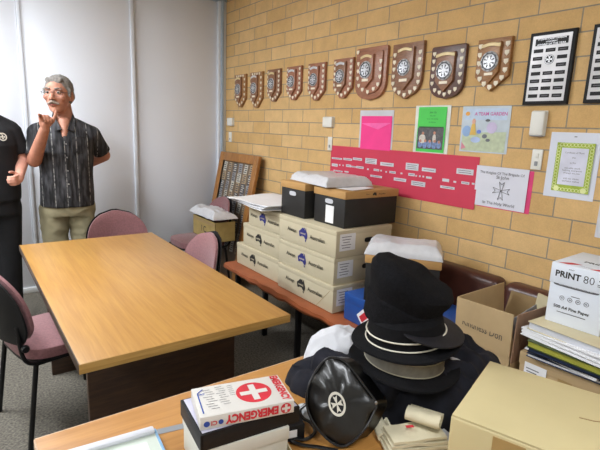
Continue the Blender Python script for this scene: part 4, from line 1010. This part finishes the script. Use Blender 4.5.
for u0, v0, u1, v1 in sl:
    a, c = px_on(u0, v0, o), px_on(u1, v1, o); zz = redf((a[0]+c[0])/2, (a[1]+c[1])/2)+.0026
    w_, h_ = abs(c[0]-a[0]), min(abs(a[1]-c[1]), .062)
    sp1 = t.p('caption_slip', xf(rect((a[0]+c[0])/2, (a[1]+c[1])/2, w_, max(h_*.85, .010), zz, .0008), FW0), PAPERG)
    if w_ > .05:
        b = nb(); k = max(1, int(h_/.014))
        for q in range(k): merge(b, rect((a[0]+c[0])/2-.004*(q % 2), (a[1]+c[1])/2+(q-(k-1)/2)*.011, w_*.76, .003, zz+.0011))
        t.p('caption_lines', xf(b, FW0), INKG, sp1, smooth=0)
# pink sheet in a sleeve
o = (2.305, 1.51); t = wall_thing('pink_sheet', 'hot pink sheet in a clear white-topped sleeve on the brick wall', 'poster', *o)
t.p('sleeve', xf(sheet(.315, .262, 12, 8, .0012, lambda x, y: .001+.003*max(0, y/.13)), FW0), PAPERG)
t.p('card', xf(sheet(.285, .222, 10, 8, .001, lambda x, y: .0045+.003*max(0, y/.13)), FW0 @ Matrix.Translation((.004, -.018, 0))), HOTPINK)
t.p('pocket_fold', xf(prism([(-.14, .045), (.14, .05), (.03, .005)], .0006, 0, .0092), FW0), M('pink_pale', '#F25BA6', .35))
# green flyer
o = (1.842, 1.525); t = wall_thing('green_flyer', 'bright green flyer with a group photograph in a clear sleeve', 'poster', *o)
t.p('sleeve', xf(sheet(.255, .28, 8, 8, .0012, lambda x, y: .001+.003*max(0, y/.14)), FW0), M('clear_sleeve', '#D8D9D0', .25))
g = t.p('page', xf(rect(0, .0, .205, .262, .0062, .0006), FW0), GREENP)
ph = t.p('photograph', xf(rect(-.002, -.052, .190, .125, .0069, .0006), FW0), M('photo_dark', '#4B4A4C', .4, var=.5, vs=60), g)
random.seed(3)
b = nb()
for k in range(5): merge(b, xf(prism(superell(.016, .022, .8, 16), .0004), Matrix.Translation((-.07+.034*k, -.085-.004*(k % 2), .0076))))
t.p('blue_figures', xf(b, FW0), M('photo_blue', '#6E86B4', .5, var=.3, vs=90), ph)
b = nb(); merge(b, xf(prism(superell(.024, .026, .8, 16), .0004), Matrix.Translation((-.058, -.055, .0079))));  merge(b, xf(prism(superell(.012, .024, .8, 16), .0004), Matrix.Translation((.03, -.05, .0079)))); t.p('white_figures', xf(b, FW0), M('photo_white', '#C9C2B8', .5, var=.2, vs=90), ph)
b = nb()
for x, y in ((-.055, -.022), (.03, -.018), (-.07, -.068), (-.034, -.066), (0, -.068), (.036, -.066), (.068, -.07)): merge(b, xf(disc(.009, .0004, 12), Matrix.Translation((x, y, .0084))))
t.p('faces', xf(b, FW0), M('photo_skin', '#B98068', .5), ph)
b = nb()
for k, (s, w_) in enumerate((('Join Us', .05), ('this year', .04), ('at our next meeting', .08), ('all welcome', .05))): merge(b, xf(text(s, w=w_, bold=.01), Matrix.Translation((.005, .098-.018*k, .0072))))
t.p('lettering', xf(b, FW0), M('dark_green_ink', '#1F7A2A', .6), g, smooth=0)
b = nb(); merge(b, rect(-.0, .014, .18, .008, .0071)); t.p('dark_caption', xf(b, FW0), M('dark_green_bar', '#22451F', .6), g, smooth=0)
# child's drawing
o = (1.494, 1.534); t = wall_thing('childs_drawing', 'pale coloured drawing of a seaside scene with pink title on the brick wall', 'drawing', *o)
pg = t.p('sleeve', xf(sheet(.285, .244, 10, 8, .0012, lambda x, y: .001+.002*max(0, y/.12)), FW0), M('pale_blue_page', '#BCC8D2', .4, var=.10, vs=14))
def dab(name, pts, mt_, z_=.0045): t.p(name, xf(prism(pts, .0004, 0, z_), FW0), mt_, pg, smooth=0)
def ell(cx, cy, rx, ry, n=18): return [(cx+rx*math.cos(2*PI*i/n), cy+ry*math.sin(2*PI*i/n)) for i in range(n)]
dab('sky_wash', [(-.125, .05), (.125, .05), (.125, .11), (-.125, .11)], M('wash_sky', '#B9CBE0', .6, var=.08, vs=30), .0042)
dab('grass_wash', [(-.13, -.115), (.13, -.115), (.13, -.01), (-.13, -.02)], M('wash_green', '#B9C4A6', .6, var=.12, vs=40), .0036)
dab('water_wash', ell(-.105, -.01, .028, .03), M('wash_blue', '#8FAED8', .6), .0042)
dab('yellow_dress', [(-.085, -.03), (-.045, -.03), (-.055, .03), (-.075, .03)], M('wash_yellow', '#D9B45A', .6), .0049)
dab('head', ell(-.065, .042, .011, .015), M('wash_skin', '#D9A890', .6), .0049)
dab('sun', ell(-.108, .083, .014, .011), M('wash_orange', '#E0A24A', .6), .0048)
dab('blue_flower', ell(-.028, -.012, .013, .011), M('wash_blue2', '#6F86D8', .6), .0048)
dab('mushroom', ell(.018, .048, .014, .007), M('wash_grey', '#5E6066', .6), .0048)
dab('grey_animal', ell(.008, -.035, .015, .011), M('wash_grey2', '#6C7078', .6), .0048); dab('grey_animal', ell(.030, -.055, .013, .008), M('wash_grey2', '#6C7078', .6), .0048)
dab('pink_path', [(-.13, -.07), (-.10, -.10), (-.13, -.11)], M('wash_pink', '#D88A9A', .6), .0048); dab('lilac_wash', ell(.045, .01, .03, .03), M('wash_lilac', '#C3B7D6', .6), .0044); dab('blue_pond', ell(-.045, -.055, .03, .016), M('wash_blue3', '#A9BBDf'.upper(), .6), .0046)
tb = text('A TEAM GARDEN', w=.19, bold=.02); xf(tb, Matrix.Translation((.03, .082, .0052))); t.p('title_lettering', xf(tb, FW0), M('pink_ink', '#C85AA0', .6), pg, smooth=0)
# cross poster
o = (1.356, 1.236); t = wall_thing('cross_poster', 'white poster with hand-drawn eight-pointed cross on pink backing', 'poster', *o)
t.p('pink_backing', xf(rect(.016, -.004, .296, .214, .001, .001), FW0), M('deep_pink_card', '#D83A74', .6))
pg = t.p('page', xf(sheet(.295, .215, 8, 6, .001, lambda x, y: .0025+.003*max(0, x/.14)), FW0 @ Matrix.Translation((-.006, .001, 0))), M('poster_white', '#D6D7E2', .6, var=.02))
b = nb(); merge(b, xf(text('The Knights Of The Brigade Of', w=.25), Matrix.Translation((-.004, .074, .0066)))); merge(b, xf(text('St John', w=.07), Matrix.Translation((.004, .053, .0066)))); merge(b, xf(text('In The Holy World', w=.18), Matrix.Translation((-.004, -.086, .0066)))); t.p('lettering', xf(b, FW0), INKG, pg, smooth=0)
def cross_line(r):
    pts = []
    for k in range(4):
        a = PI/2+k*PI/2
        for rr, da in ((.12, -PI/4), (1.05, -.30), (.72, 0), (1.05, .30)): pts.append((r*rr*math.cos(a+da), r*rr*math.sin(a+da), 0))
    return pts
b = tube(cross_line(.047), .0014, 5, True); merge(b, disc(.005, .0012, 12)); t.p('cross_drawing', xf(b, FW0 @ Matrix.Translation((.004, -.014, .0066))), INKG, pg)
# certificate
o = (1.022, 1.381); t = wall_thing('certificate', 'certificate with lime green scrolled border on white paper', 'certificate', *o)
pg = t.p('page', xf(sheet(.222, .302, 8, 10, .001, lambda x, y: .001+.004*max(0, -x/.11)), FW0), M('cert_white', '#D5D9E6', .55, var=.02))
bo = t.p('border', xf(rect(.006, -.008, .165, .225, .0066, .0006), FW0), LIME)
b = nb()
for k in range(14):
    for s in (-1, 1): merge(b, xf(ring(.006, .0085, .0004, 12), Matrix.Translation((.006+s*.072, .085-k*.0145, .0073))))
for k in range(9):
    for s in (-1, 1): merge(b, xf(ring(.006, .0085, .0004, 12), Matrix.Translation((-.055+k*.0155, -.008+s*.103, .0073))))
for sx in (-1, 1):
    merge(b, xf(disc(.013, .0005, 14), Matrix.Translation((.006+sx*.06, -.108, .0074))))
t.p('scrollwork', xf(b, FW0), LIMEL, bo, smooth=0)
ip = t.p('inner_panel', xf(rect(.006, -.004, .118, .170, .0074, .0006), FW0), M('cert_inner', '#D3D4E4', .55))
b = nb()
for s, w_, y in (('Certificate of Merit', .085, .064), ('this', .016, .042), ('is for', .026, .018), ('valuable work', .07, -.006), ('helping everyone', .085, -.018), ('through the year', .075, -.030), ('with our thanks', .07, -.054), ('and best wishes', .075, -.066)): merge(b, xf(text(s, w=w_), Matrix.Translation((.006, y-.004, .0083))))
t.p('lettering', xf(b, FW0), INKG, ip, smooth=0)
t.p('clip_mark', xf(rect(0, .132, .012, .004, .0068), FW0), INKG, pg, smooth=0)
o = (.80, 1.17); t = wall_thing('notice_sheet', 'edge of a pale notice sheet at the right edge of the photo', 'poster', *o); t.p('page', xf(rect(-.0, .005, .16, .20, .001, .001), FW0), PAPERG); t.p('print', xf(rect(.01, .0, .12, .12, .0021), FW0), YELLOWG, smooth=0)
# switches, sensors
def sensor(y, z, label): 
    t = wall_thing('wall_box', label, 'wall box', y, z); t.p('cover', xf(box((-.055, -.038, .001), (.055, .038, .03), .006), FW0), LGREY); t.p('base', xf(box((-.057, -.040, .0005), (.057, .040, .006), .002), FW0), LGREY)
sensor(4.37, 1.543, 'small white wall box by the corner, above its light switch')
sensor(2.795, 1.558, 'small white wall box between shields and the crimson strip')
def switch(y, z, w, h, label):
    t = wall_thing('light_switch', label, 'light switch', y, z); t.p('plate', xf(box((-w/2, -h/2, .0005), (w/2, h/2, .009), .003), FW0), LGREY)
    for k in (-1, 1): t.p('rocker', xf(xf(box((-.008, -.011, .008), (.008, .011, .0125), .002), Matrix.Translation((0, k*h*.2, 0))), FW0), LGREY if k > 0 else SWDOT)
switch(4.39, 1.39, .06, .10, 'narrow white light switch in the back corner of the brick wall')
switch(2.775, 1.40, .05, .10, 'narrow white light switch at the left end of the crimson strip')
switch(1.187, 1.398, .052, .098, 'cream light switch left of the lime-bordered certificate')
t = wall_thing('dispenser', 'white plastic wall unit above the light switch by the certificate', 'wall unit', 1.20, 1.570)
t.p('cover', xf(box((-.034, -.058, .004), (.034, .058, .030), .008, 3), FW0), LGREY); t.p('base', xf(box((-.036, -.060, .0005), (.036, .060, .010), .002), FW0), LGREY)
b = box((-.030, -.062, .005), (.030, -.058, .026), .001); t.p('outlet', xf(b, FW0), SWDOT)

# ------------------------------------------------------------------ people
def fwd_rot(yaw, c): return Matrix.Translation(c) @ Matrix.Rotation(yaw, 4, 'Z') @ Matrix.Translation(-V(c))
def head_prims(c, s=1.0, fem=False):
    """head facing -y, centred at c (ear height)"""
    k = lambda x, y, z: (c[0]+x*s, c[1]+y*s, c[2]+z*s)
    r = lambda *a: tuple(q*s for q in a)
    return [('e', k(0, .015, .035), r(.074, .094, .082)), ('e', k(0, -.022, -.02), r(.064, .074, .085)), ('e', k(0, -.035, -.075), r(.045, .050, .036)), ('c', k(0, -.060, -.085), k(0, -.066, -.092), .022*s, .020*s),
            ('c', k(0, -.090, .018), k(0, -.112, -.022), .009*s, .013*s), ('e', k(-.013, -.098, -.026), r(.009, .011, .008)), ('e', k(.013, -.098, -.026), r(.009, .011, .008)),
            ('c', k(-.038, -.078, .033), k(.038, -.078, .033), .012*s, .012*s), ('e', k(-.042, -.062, -.015), r(.024, .026, .022)), ('e', k(.042, -.062, -.015), r(.024, .026, .022)),
            ('e', k(-.074, .012, -.005), r(.010, .022, .032), (0, 0, .3)), ('e', k(.074, .012, -.005), r(.010, .022, .032), (0, 0, -.3)), ('e', k(0, -.082, -.052), r(.024, .014, .008)), ('e', k(0, -.080, -.062), r(.020, .014, .008))]
def yawprims(pr, yaw, c):
    R = fwd_rot(yaw, c); out = []
    for p in pr:
        if p[0] == 'c': out.append(('c', R @ V(p[1]), R @ V(p[2]), p[3], p[4]))
        else: out.append(('e', R @ V(p[1]), p[2], (0, 0, yaw+(p[3][2] if len(p) > 3 else 0))))
    return out
def finger(base, d1, d2, d3, l, r):
    p = V(base); out = []
    for d, ln, k in ((d1, l*.45, 1), (d2, l*.32, .92), (d3, l*.25, .84)):
        q = p+V(d).normalized()*ln; out.append(('c', p, q, r*k, r*k*.92)); p = q
    return out
def eyes(t, c, yaw, s, par):
    R = fwd_rot(yaw, c)
    for x in (-.031, .031):
        e = nb(); bmesh.ops.create_uvsphere(e, u_segments=16, v_segments=10, radius=.0105*s); xf(e, R @ Matrix.Translation((c[0]+x*s, c[1]-.0785*s, c[2]+.012*s))); ey = t.p('eye', e, EYEW, par)
        e = nb(); bmesh.ops.create_uvsphere(e, u_segments=12, v_segments=8, radius=.0062*s); xf(e, R @ Matrix.Translation((c[0]+x*s, c[1]-.0868*s, c[2]+.012*s))); t.p('iris', e, IRIS, ey)
def glasses(t, c, yaw, s, mat):
    R = fwd_rot(yaw, c); b = nb(); k = lambda x, y, z: (c[0]+x*s, c[1]+y*s, c[2]+z*s)
    for sg in (-1, 1):
        pts = [k(sg*.032+.026*math.cos(a), -.102, .008+.019*math.sin(a)) for a in [2*PI*i/20 for i in range(20)]]; merge(b, tube(pts, .0011, 6, True))
        merge(b, tube([k(sg*.058, -.101, .013), k(sg*.075, -.08, .014), k(sg*.080, .01, .012), k(sg*.078, .03, -.004)], .0018, 6))
    merge(b, tube([k(-.007, -.103, .012), k(0, -.108, .015), k(.007, -.103, .012)], .0016, 6)); xf(b, R); return t.p('spectacles', b, mat)

MX, MY = .635, 3.86
man = T('person', 'man in dark striped short-sleeved shirt and khaki trousers pointing a finger', 'person', (MX, MY, 0), -.10)
HC = (-.012, -.022, 1.668); HS = 1.15; YW = -.42
RSH, REL, RWR = V((-.165, .0, 1.405)), V((-.195, -.085, 1.21)), V((-.122, -.285, 1.435))
LSH, LEL, LWR = V((.200, .01, 1.40)), V((.292, .105, 1.235)), V((.10, .185, 1.12))
hand = []
pk = RWR+V((.004, -.035, .075))
hand += [('c', RWR, RWR+V((.002, -.016, .034)), .028, .030), ('c', RWR+V((-.015, -.015, .03)), pk+V((-.026, 0, 0)), .018, .014), ('c', RWR+V((.0, -.015, .03)), pk+V((-.006, 0, .004)), .018, .014), ('c', RWR+V((.015, -.015, .03)), pk+V((.014, 0, .004)), .018, .014), ('c', RWR+V((.02, -.015, .025)), pk+V((.03, -.002, -.008)), .016, .012)]
hand += finger(pk+V((-.026, 0, .0)), (-.12, -.95, .28), (-.12, -.98, .12), (-.1, -1, .0), .092, .0105)          # index, pointing
hand += finger(pk+V((-.008, -.002, .002)), (.0, -.9, .2), (.15, -.2, -.95), (.1, .6, -.7), .088, .0095)
hand += finger(pk+V((.012, -.002, .0)), (.05, -.9, .05), (.1, -.1, -1), (.1, .7, -.6), .080, .009)
hand += finger(pk+V((.030, -.002, -.012)), (.1, -.9, 0), (.1, 0, -1), (.1, .7, -.5), .064, .008)
hand += [('c', RWR+V((.018, -.018, .022)), RWR+V((.050, -.045, .055)), .016, .013), ('c', RWR+V((.050, -.045, .055)), RWR+V((.066, -.052, .092)), .0115, .0105), ('c', RWR+V((.066, -.052, .092)), RWR+V((.070, -.055, .115)), .0105, .009)]
lh = [('c', LWR, LWR+V((-.07, .01, -.02)), .028, .030)]
for k in range(4): lh += finger(LWR+V((-.08, .012, -.0+.018*(k-1.5)-.02)), (-1, .1, -.1), (-.9, -.2, -.2), (-.8, -.3, -.2), (.07, .08, .078, .062)[k], .009)
lh += finger(LWR+V((-.03, .02, .015)), (-.7, .1, .6), (-.9, 0, .3), (-.9, 0, .2), .065, .0105)
body = yawprims(head_prims(HC, HS), YW, HC)+[
    ('c', (.008, .016, 1.60), (.020, .020, 1.47), .062, .068), ('c', (.02, .015, 1.47), (-.13, .01, 1.41), .05, .055), ('c', (.02, .015, 1.47), (.17, .015, 1.405), .05, .055),
    ('l', [(.88, .01, .0, .165, .118), (.98, .01, -.005, .168, .122), (1.15, .012, -.006, .165, .118), (1.32, .015, .0, .175, .112), (1.40, .018, .01, .160, .098), (1.47, .02, .015, .09, .07)]),
    ('c', (.012, -.050, 1.48), (.004, -.105, 1.385), .042, .018),
    ('c', RSH, REL, .052, .045), ('c', REL, RWR, .049, .031), ('c', LSH, LEL, .052, .045), ('c', LEL, LWR, .047, .031),
    ('c', (-.085, .0, .90), (-.095, -.01, .50), .088, .060), ('c', (-.095, -.01, .50), (-.105, .01, .09), .060, .042), ('c', (.095, .0, .90), (.105, -.01, .50), .088, .060), ('c', (.105, -.01, .50), (.115, .01, .09), .060, .042),
    ('c', (-.105, .02, .05), (-.115, -.14, .035), .042, .034), ('c', (.115, .02, .05), (.135, -.14, .035), .042, .034)]+hand+lh
bm_ = blob(body, .0055, 3); man.p('body', bm_, SKIN, smooth=180)
shirt = [('l', [(.868, .008, .0, .187, .142), (.95, .010, -.006, .184, .146), (1.10, .012, -.010, .180, .142), (1.25, .016, -.006, .186, .134), (1.36, .02, .004, .190, .126), (1.42, .022, .012, .150, .110), (1.475, .022, .016, .10, .088), (1.51, .022, .018, .080, .075)]),
         ('c', (-.03, .015, 1.462), RSH+V((.005, 0, -.005)), .058, .070), ('c', (.07, .015, 1.462), LSH+V((-.005, 0, -.005)), .058, .070),
         ('k', RSH+V((.01, 0, .0)), RSH.lerp(REL, .86), .070, .062), ('k', LSH+V((-.01, 0, 0)), LSH.lerp(LEL, .84), .070, .066)]
shb = blob(shirt, .007, 6)
# open neck: push the cloth under the skin in a V at the throat
for v in shb.verts:
    x, y, z_ = v.co
    for_ = max(0, (z_-1.375)/.115)
    if y < 0.0 and z_ > 1.375 and abs(x-.008) < .052*for_+.002: v.co.y += .045*min(1, for_*1.4)
    v.co += v.normal*.0045*noise.noise(V((x*9, y*9, z_*7)))*1.2
sh_ = man.p('shirt', shb, SHIRT, smooth=180)
# collar wings
for s in (-1, 1):
    b = nb()
    q = [(.014+s*.070, .045, 1.525), (.012+s*.074, -.035, 1.505), (.008+s*.056, -.112, 1.418), (.008+s*.018, -.116, 1.430), (.008+s*.056, -.050, 1.520), (.012+s*.064, .02, 1.545)]
    fr = [V(p) for p in q]; n_ = V((s*.5, -.8, .35)).normalized()*.006
    a = [b.verts.new(p+n_) for p in fr]; c_ = [b.verts.new(p-n_*.3) for p in fr]; m_ = sum(fr, V())/6
    ca, cb_ = b.verts.new(m_+n_*2.2), b.verts.new(m_)
    for i in range(6):
        j = (i+1) % 6; b.faces.new((a[i], a[j], ca)); b.faces.new((c_[j], c_[i], cb_)); b.faces.new((a[i], c_[i], c_[j], a[j]))
    bmesh.ops.recalc_face_normals(b, faces=b.faces); man.p('collar', b, SHIRT, sh_, smooth=60)
# placket, pocket, buttons
def front_y(x, z_):
    rx, ry, cy = (.184, .146, -.006) if z_ < 1.1 else (.186, .136, -.006)
    return cy-ry*max(0, 1-((x-.012)/rx)**2)**.5
b = sheet(.030, .50, 3, 14, .003, lambda x, y: 0)
for v in b.verts:
    x, y, z_ = v.co; zz = 1.135+y; v.co = V((.010+x, front_y(.010, zz)-.004-z_+max(0, (zz-1.25))*.07, zz))
man.p('placket', b, SHIRT, sh_)
for k in range(5):
    zz = 1.33-.095*k; bt = lathe([(0, -.001), (.0055, -.001), (.0055, .002), (0, .002)], 12); xf(bt, frame((.010, front_y(.01, zz)-.0085+max(0, zz-1.25)*.07, zz), (1, 0, 0), (0, 0, 1))); man.p('button', bt, BUTTON, sh_)
b = sheet(.105, .115, 6, 6, .003, lambda x, y: 0)
for v in b.verts:
    x, y, z_ = v.co; xx = .098+x; zz = 1.325+y; v.co = V((xx, front_y(xx, zz)-.004-z_+max(0, zz-1.27)*.10, zz))
man.p('pocket', b, SHIRT, sh_)
trs = [('l', [(.80, .006, .0, .170, .122), (.88, .006, -.002, .172, .126), (.955, .008, -.004, .170, .128), (1.0, .008, -.004, .166, .126)]),
       ('c', (-.085, .0, .86), (-.098, -.012, .50), .096, .078), ('k', (-.098, -.012, .52), (-.108, .012, .055), .079, .068), ('c', (.095, .0, .86), (.110, -.012, .50), .096, .078), ('k', (.110, -.012, .52), (.122, .012, .055), .079, .068)]
tb_ = blob(trs, .008, 5)
for v in tb_.verts: v.co += v.normal*.011*(1-2*abs(noise.noise(V((v.co.x*8, v.co.y*8, v.co.z*13)))))
tr_ = man.p('trousers', tb_, KHAKI, smooth=180)
man.p('fly_seam', tube([(.008, -.128, .96), (.014, -.126, .90), (.012, -.118, .83)], .003, 6), M('khaki_dark_seam', '#6E6650', .9), tr_)  # fly seam in a darker khaki than the trousers
for s, x in ((-1, -.110), (1, .124)):
    man.p('shoe', blob([('c', (x, .045, .045), (x+s*.012, -.17, .038), .050, .042), ('c', (x, .05, .075), (x, .0, .075), .042, .042), ('l', [(.0, x+s*.006, -.06, .05, .15), (.02, x+s*.006, -.06, .05, .15)])], .008, 3), SHOE, smooth=180)
RH = fwd_rot(YW, HC) @ Matrix.Translation(HC) @ Matrix.Scale(HS, 4) @ Matrix.Translation(-V(HC))
hb = blob([('e', (HC[0], HC[1]+.024, HC[2]+.046), (.080, .095, .082)), ('e', (HC[0], HC[1]+.050, HC[2]+.0), (.077, .070, .065)), ('c', (HC[0]-.075, HC[1]-.02, HC[2]+.035), (HC[0]-.075, HC[1]-.014, HC[2]-.005), .010, .007), ('c', (HC[0]+.075, HC[1]-.02, HC[2]+.035), (HC[0]+.075, HC[1]-.014, HC[2]-.005), .010, .007), ('c', (HC[0]-.040, HC[1]-.048, HC[2]+.088), (HC[0]+.035, HC[1]-.052, HC[2]+.090), .016, .016)], .006, 3)
for v in hb.verts: v.co += v.normal*.003*noise.noise(v.co*60)
man.p('hair', xf(hb, RH), GREYHAIR, smooth=180)
ms_ = blob([('c', (HC[0], HC[1]-.104, HC[2]-.041), (HC[0]-.030, HC[1]-.088, HC[2]-.054), .0105, .007), ('c', (HC[0], HC[1]-.104, HC[2]-.041), (HC[0]+.030, HC[1]-.088, HC[2]-.054), .0105, .007)], .003, 2); man.p('moustache', xf(ms_, RH), PALEHAIR, smooth=180)
for s in (-1, 1): man.p('eyebrow', xf(tube([(HC[0]+s*.014, HC[1]-.094, HC[2]+.034), (HC[0]+s*.034, HC[1]-.091, HC[2]+.039), (HC[0]+s*.050, HC[1]-.078, HC[2]+.032)], .0045, 6), RH), GREYHAIR)
man.p('lips', xf(tube([(HC[0]-.020, HC[1]-.089, HC[2]-.061), (HC[0], HC[1]-.098, HC[2]-.060), (HC[0]+.020, HC[1]-.089, HC[2]-.061)], .005, 6, flat=.7), RH), LIPS)
eyes(man, HC, YW, HS, None)
glasses(man, HC, YW, HS, M('spectacle_metal', '#4A4648', .35, .4))

wom = T('person', 'person in black T-shirt and black trousers cut off by the left edge', 'person', (.155, 3.88, 0), -.04)
WC = (0, -.015, 1.60); WY = .35
LS, LE, LW = V((.150, .0, 1.375)), V((.205, .0, 1.165)), V((.172, -.19, 1.075))
RS, RE, RW_ = V((-.155, .0, 1.375)), V((-.215, .02, 1.145)), V((-.10, -.19, 1.08))
def fist(w, s):
    out = [('c', w, w+V((-.012*s, -.045, -.012)), .028, .031)]
    for k in range(4): out += finger(w+V((-.012*s+.0*k, -.062, .012-.017*k)), (-.55*s, -.8, -.15), (-.95*s, .1, -.1), (-.6*s, .8, 0), (.078, .084, .08, .064)[k], .0092)
    out += finger(w+V((-.02*s, -.03, .02)), (-.6*s, -.6, .4), (-.5*s, -.8, .1), (-.5*s, -.8, 0), .062, .0105)
    return out
wb = yawprims(head_prims(WC, .95, True), WY, WC)+[('c', (0, .01, 1.53), (0, .015, 1.40), .048, .055), ('c', (0, .015, 1.41), (-.12, .0, 1.385), .05, .052), ('c', (0, .015, 1.41), (.12, .0, 1.385), .05, .052),
    ('l', [(.85, .0, .0, .168, .125), (.95, .0, .0, .172, .13), (1.08, .0, .0, .160, .122), (1.25, .0, -.01, .165, .125), (1.36, 0, .0, .15, .105), (1.42, 0, .01, .09, .07)]),
    ('c', LS, LE, .050, .042), ('c', LE, LW, .042, .027), ('c', RS, RE, .050, .042), ('c', RE, RW_, .042, .027),
    ('c', (-.085, 0, .88), (-.09, -.01, .48), .09, .06), ('c', (-.09, -.01, .48), (-.09, .01, .08), .06, .04), ('c', (.085, 0, .88), (.075, -.01, .48), .09, .06), ('c', (.075, -.01, .48), (.062, .01, .08), .06, .04),
    ('c', (-.09, .02, .05), (-.10, -.12, .035), .038, .032), ('c', (.062, .02, .05), (.058, -.12, .035), .038, .032)]+fist(LW, 1)+fist(RW_, -1)
wom.p('body', blob(wb, .0055, 3), SKINW, smooth=180)
ts = blob([('l', [(.90, .0, -.005, .182, .148), (1.0, .0, -.008, .184, .150), (1.12, .0, -.012, .180, .146), (1.27, 0, -.02, .182, .148), (1.37, 0, .0, .172, .118), (1.425, 0, .012, .115, .085), (1.445, 0, .014, .07, .065)]), ('c', (.05, .012, 1.425), LS+V((-.005, 0, -.005)), .056, .064), ('c', (-.05, .012, 1.425), RS+V((.005, 0, -.005)), .056, .064), ('k', LS, LS.lerp(LE, .80), .066, .062), ('k', RS, RS.lerp(RE, .80), .066, .062)], .007, 5)
for v in ts.verts: v.co += v.normal*.004*noise.noise(v.co*9)
ts_ = wom.p('t_shirt', ts, BLACKT, smooth=180)
Fe = frame((.098, -.150, 1.325), V((1, .50, 0)), V((0, .25, 1))); e_ = wom.p('chest_emblem', xf(ring(.020, .026, .002, 24), Fe), EMBLEM, ts_); wom.p('emblem_cross', xf(cross8(.017, .0, .002), Fe), EMBLEM, e_)
Fe = frame((.072, -.158, 1.352), V((1, .45, 0)), V((0, .2, 1))); wom.p('chest_lettering', xf(rect(0, 0, .05, .006, 0, .002), Fe @ Matrix.Rotation(-.3, 4, 'Z')), EMBLEM, ts_)
wt = blob([('l', [(.80, 0, 0, .175, .132), (.90, 0, 0, .176, .136), (.98, 0, 0, .168, .13)]), ('c', (-.085, 0, .85), (-.09, -.01, .48), .098, .078), ('k', (-.09, -.01, .5), (-.09, .012, .05), .079, .075), ('c', (.085, 0, .85), (.078, -.01, .48), .098, .078), ('k', (.078, -.01, .5), (.064, .012, .05), .079, .075)], .008, 5)
wom.p('trousers', wt, BLACKT, smooth=180)
for x in (-.09, .062): wom.p('shoe', blob([('c', (x, .04, .042), (x, -.15, .036), .046, .040), ('l', [(0, x, -.05, .046, .135), (.02, x, -.05, .046, .135)])], .008, 3), SHOE, smooth=180)
RHW = fwd_rot(WY, WC)
hw_ = blob([('e', (0, .012, WC[2]+.040), (.084, .098, .085)), ('e', (0, .055, WC[2]-.02), (.080, .065, .09)), ('c', (-.074, .0, WC[2]+.03), (-.072, .02, WC[2]-.07), .018, .016), ('c', (.074, .0, WC[2]+.03), (.072, .02, WC[2]-.07), .018, .016)], .006, 3)
wom.p('hair', xf(hw_, RHW), BROWNHAIR, smooth=180); eyes(wom, WC, WY, .95, None); glasses(wom, WC, WY, .95, M('dark_spectacles', '#1C1C22', .3))
wom.p('lips', xf(tube([(-.020, WC[1]-.085, WC[2]-.058), (0, WC[1]-.093, WC[2]-.057), (.020, WC[1]-.085, WC[2]-.058)], .005, 6, flat=.7), RHW), LIPS)

wom.o.scale = (1.035, 1.035, 1.035)

# ------------------------------------------------------------------ light and colour
w = bpy.data.worlds.new('world'); SC.world = w; w.use_nodes = True
w.node_tree.nodes['Background'].inputs[0].default_value = (.8, .85, 1, 1); w.node_tree.nodes['Background'].inputs[1].default_value = .15
SC.view_settings.view_transform = 'Standard'; SC.view_settings.look = 'None'; SC.view_settings.gamma = 1; SC.view_settings.exposure = .2
SC.view_settings.use_curve_mapping = False
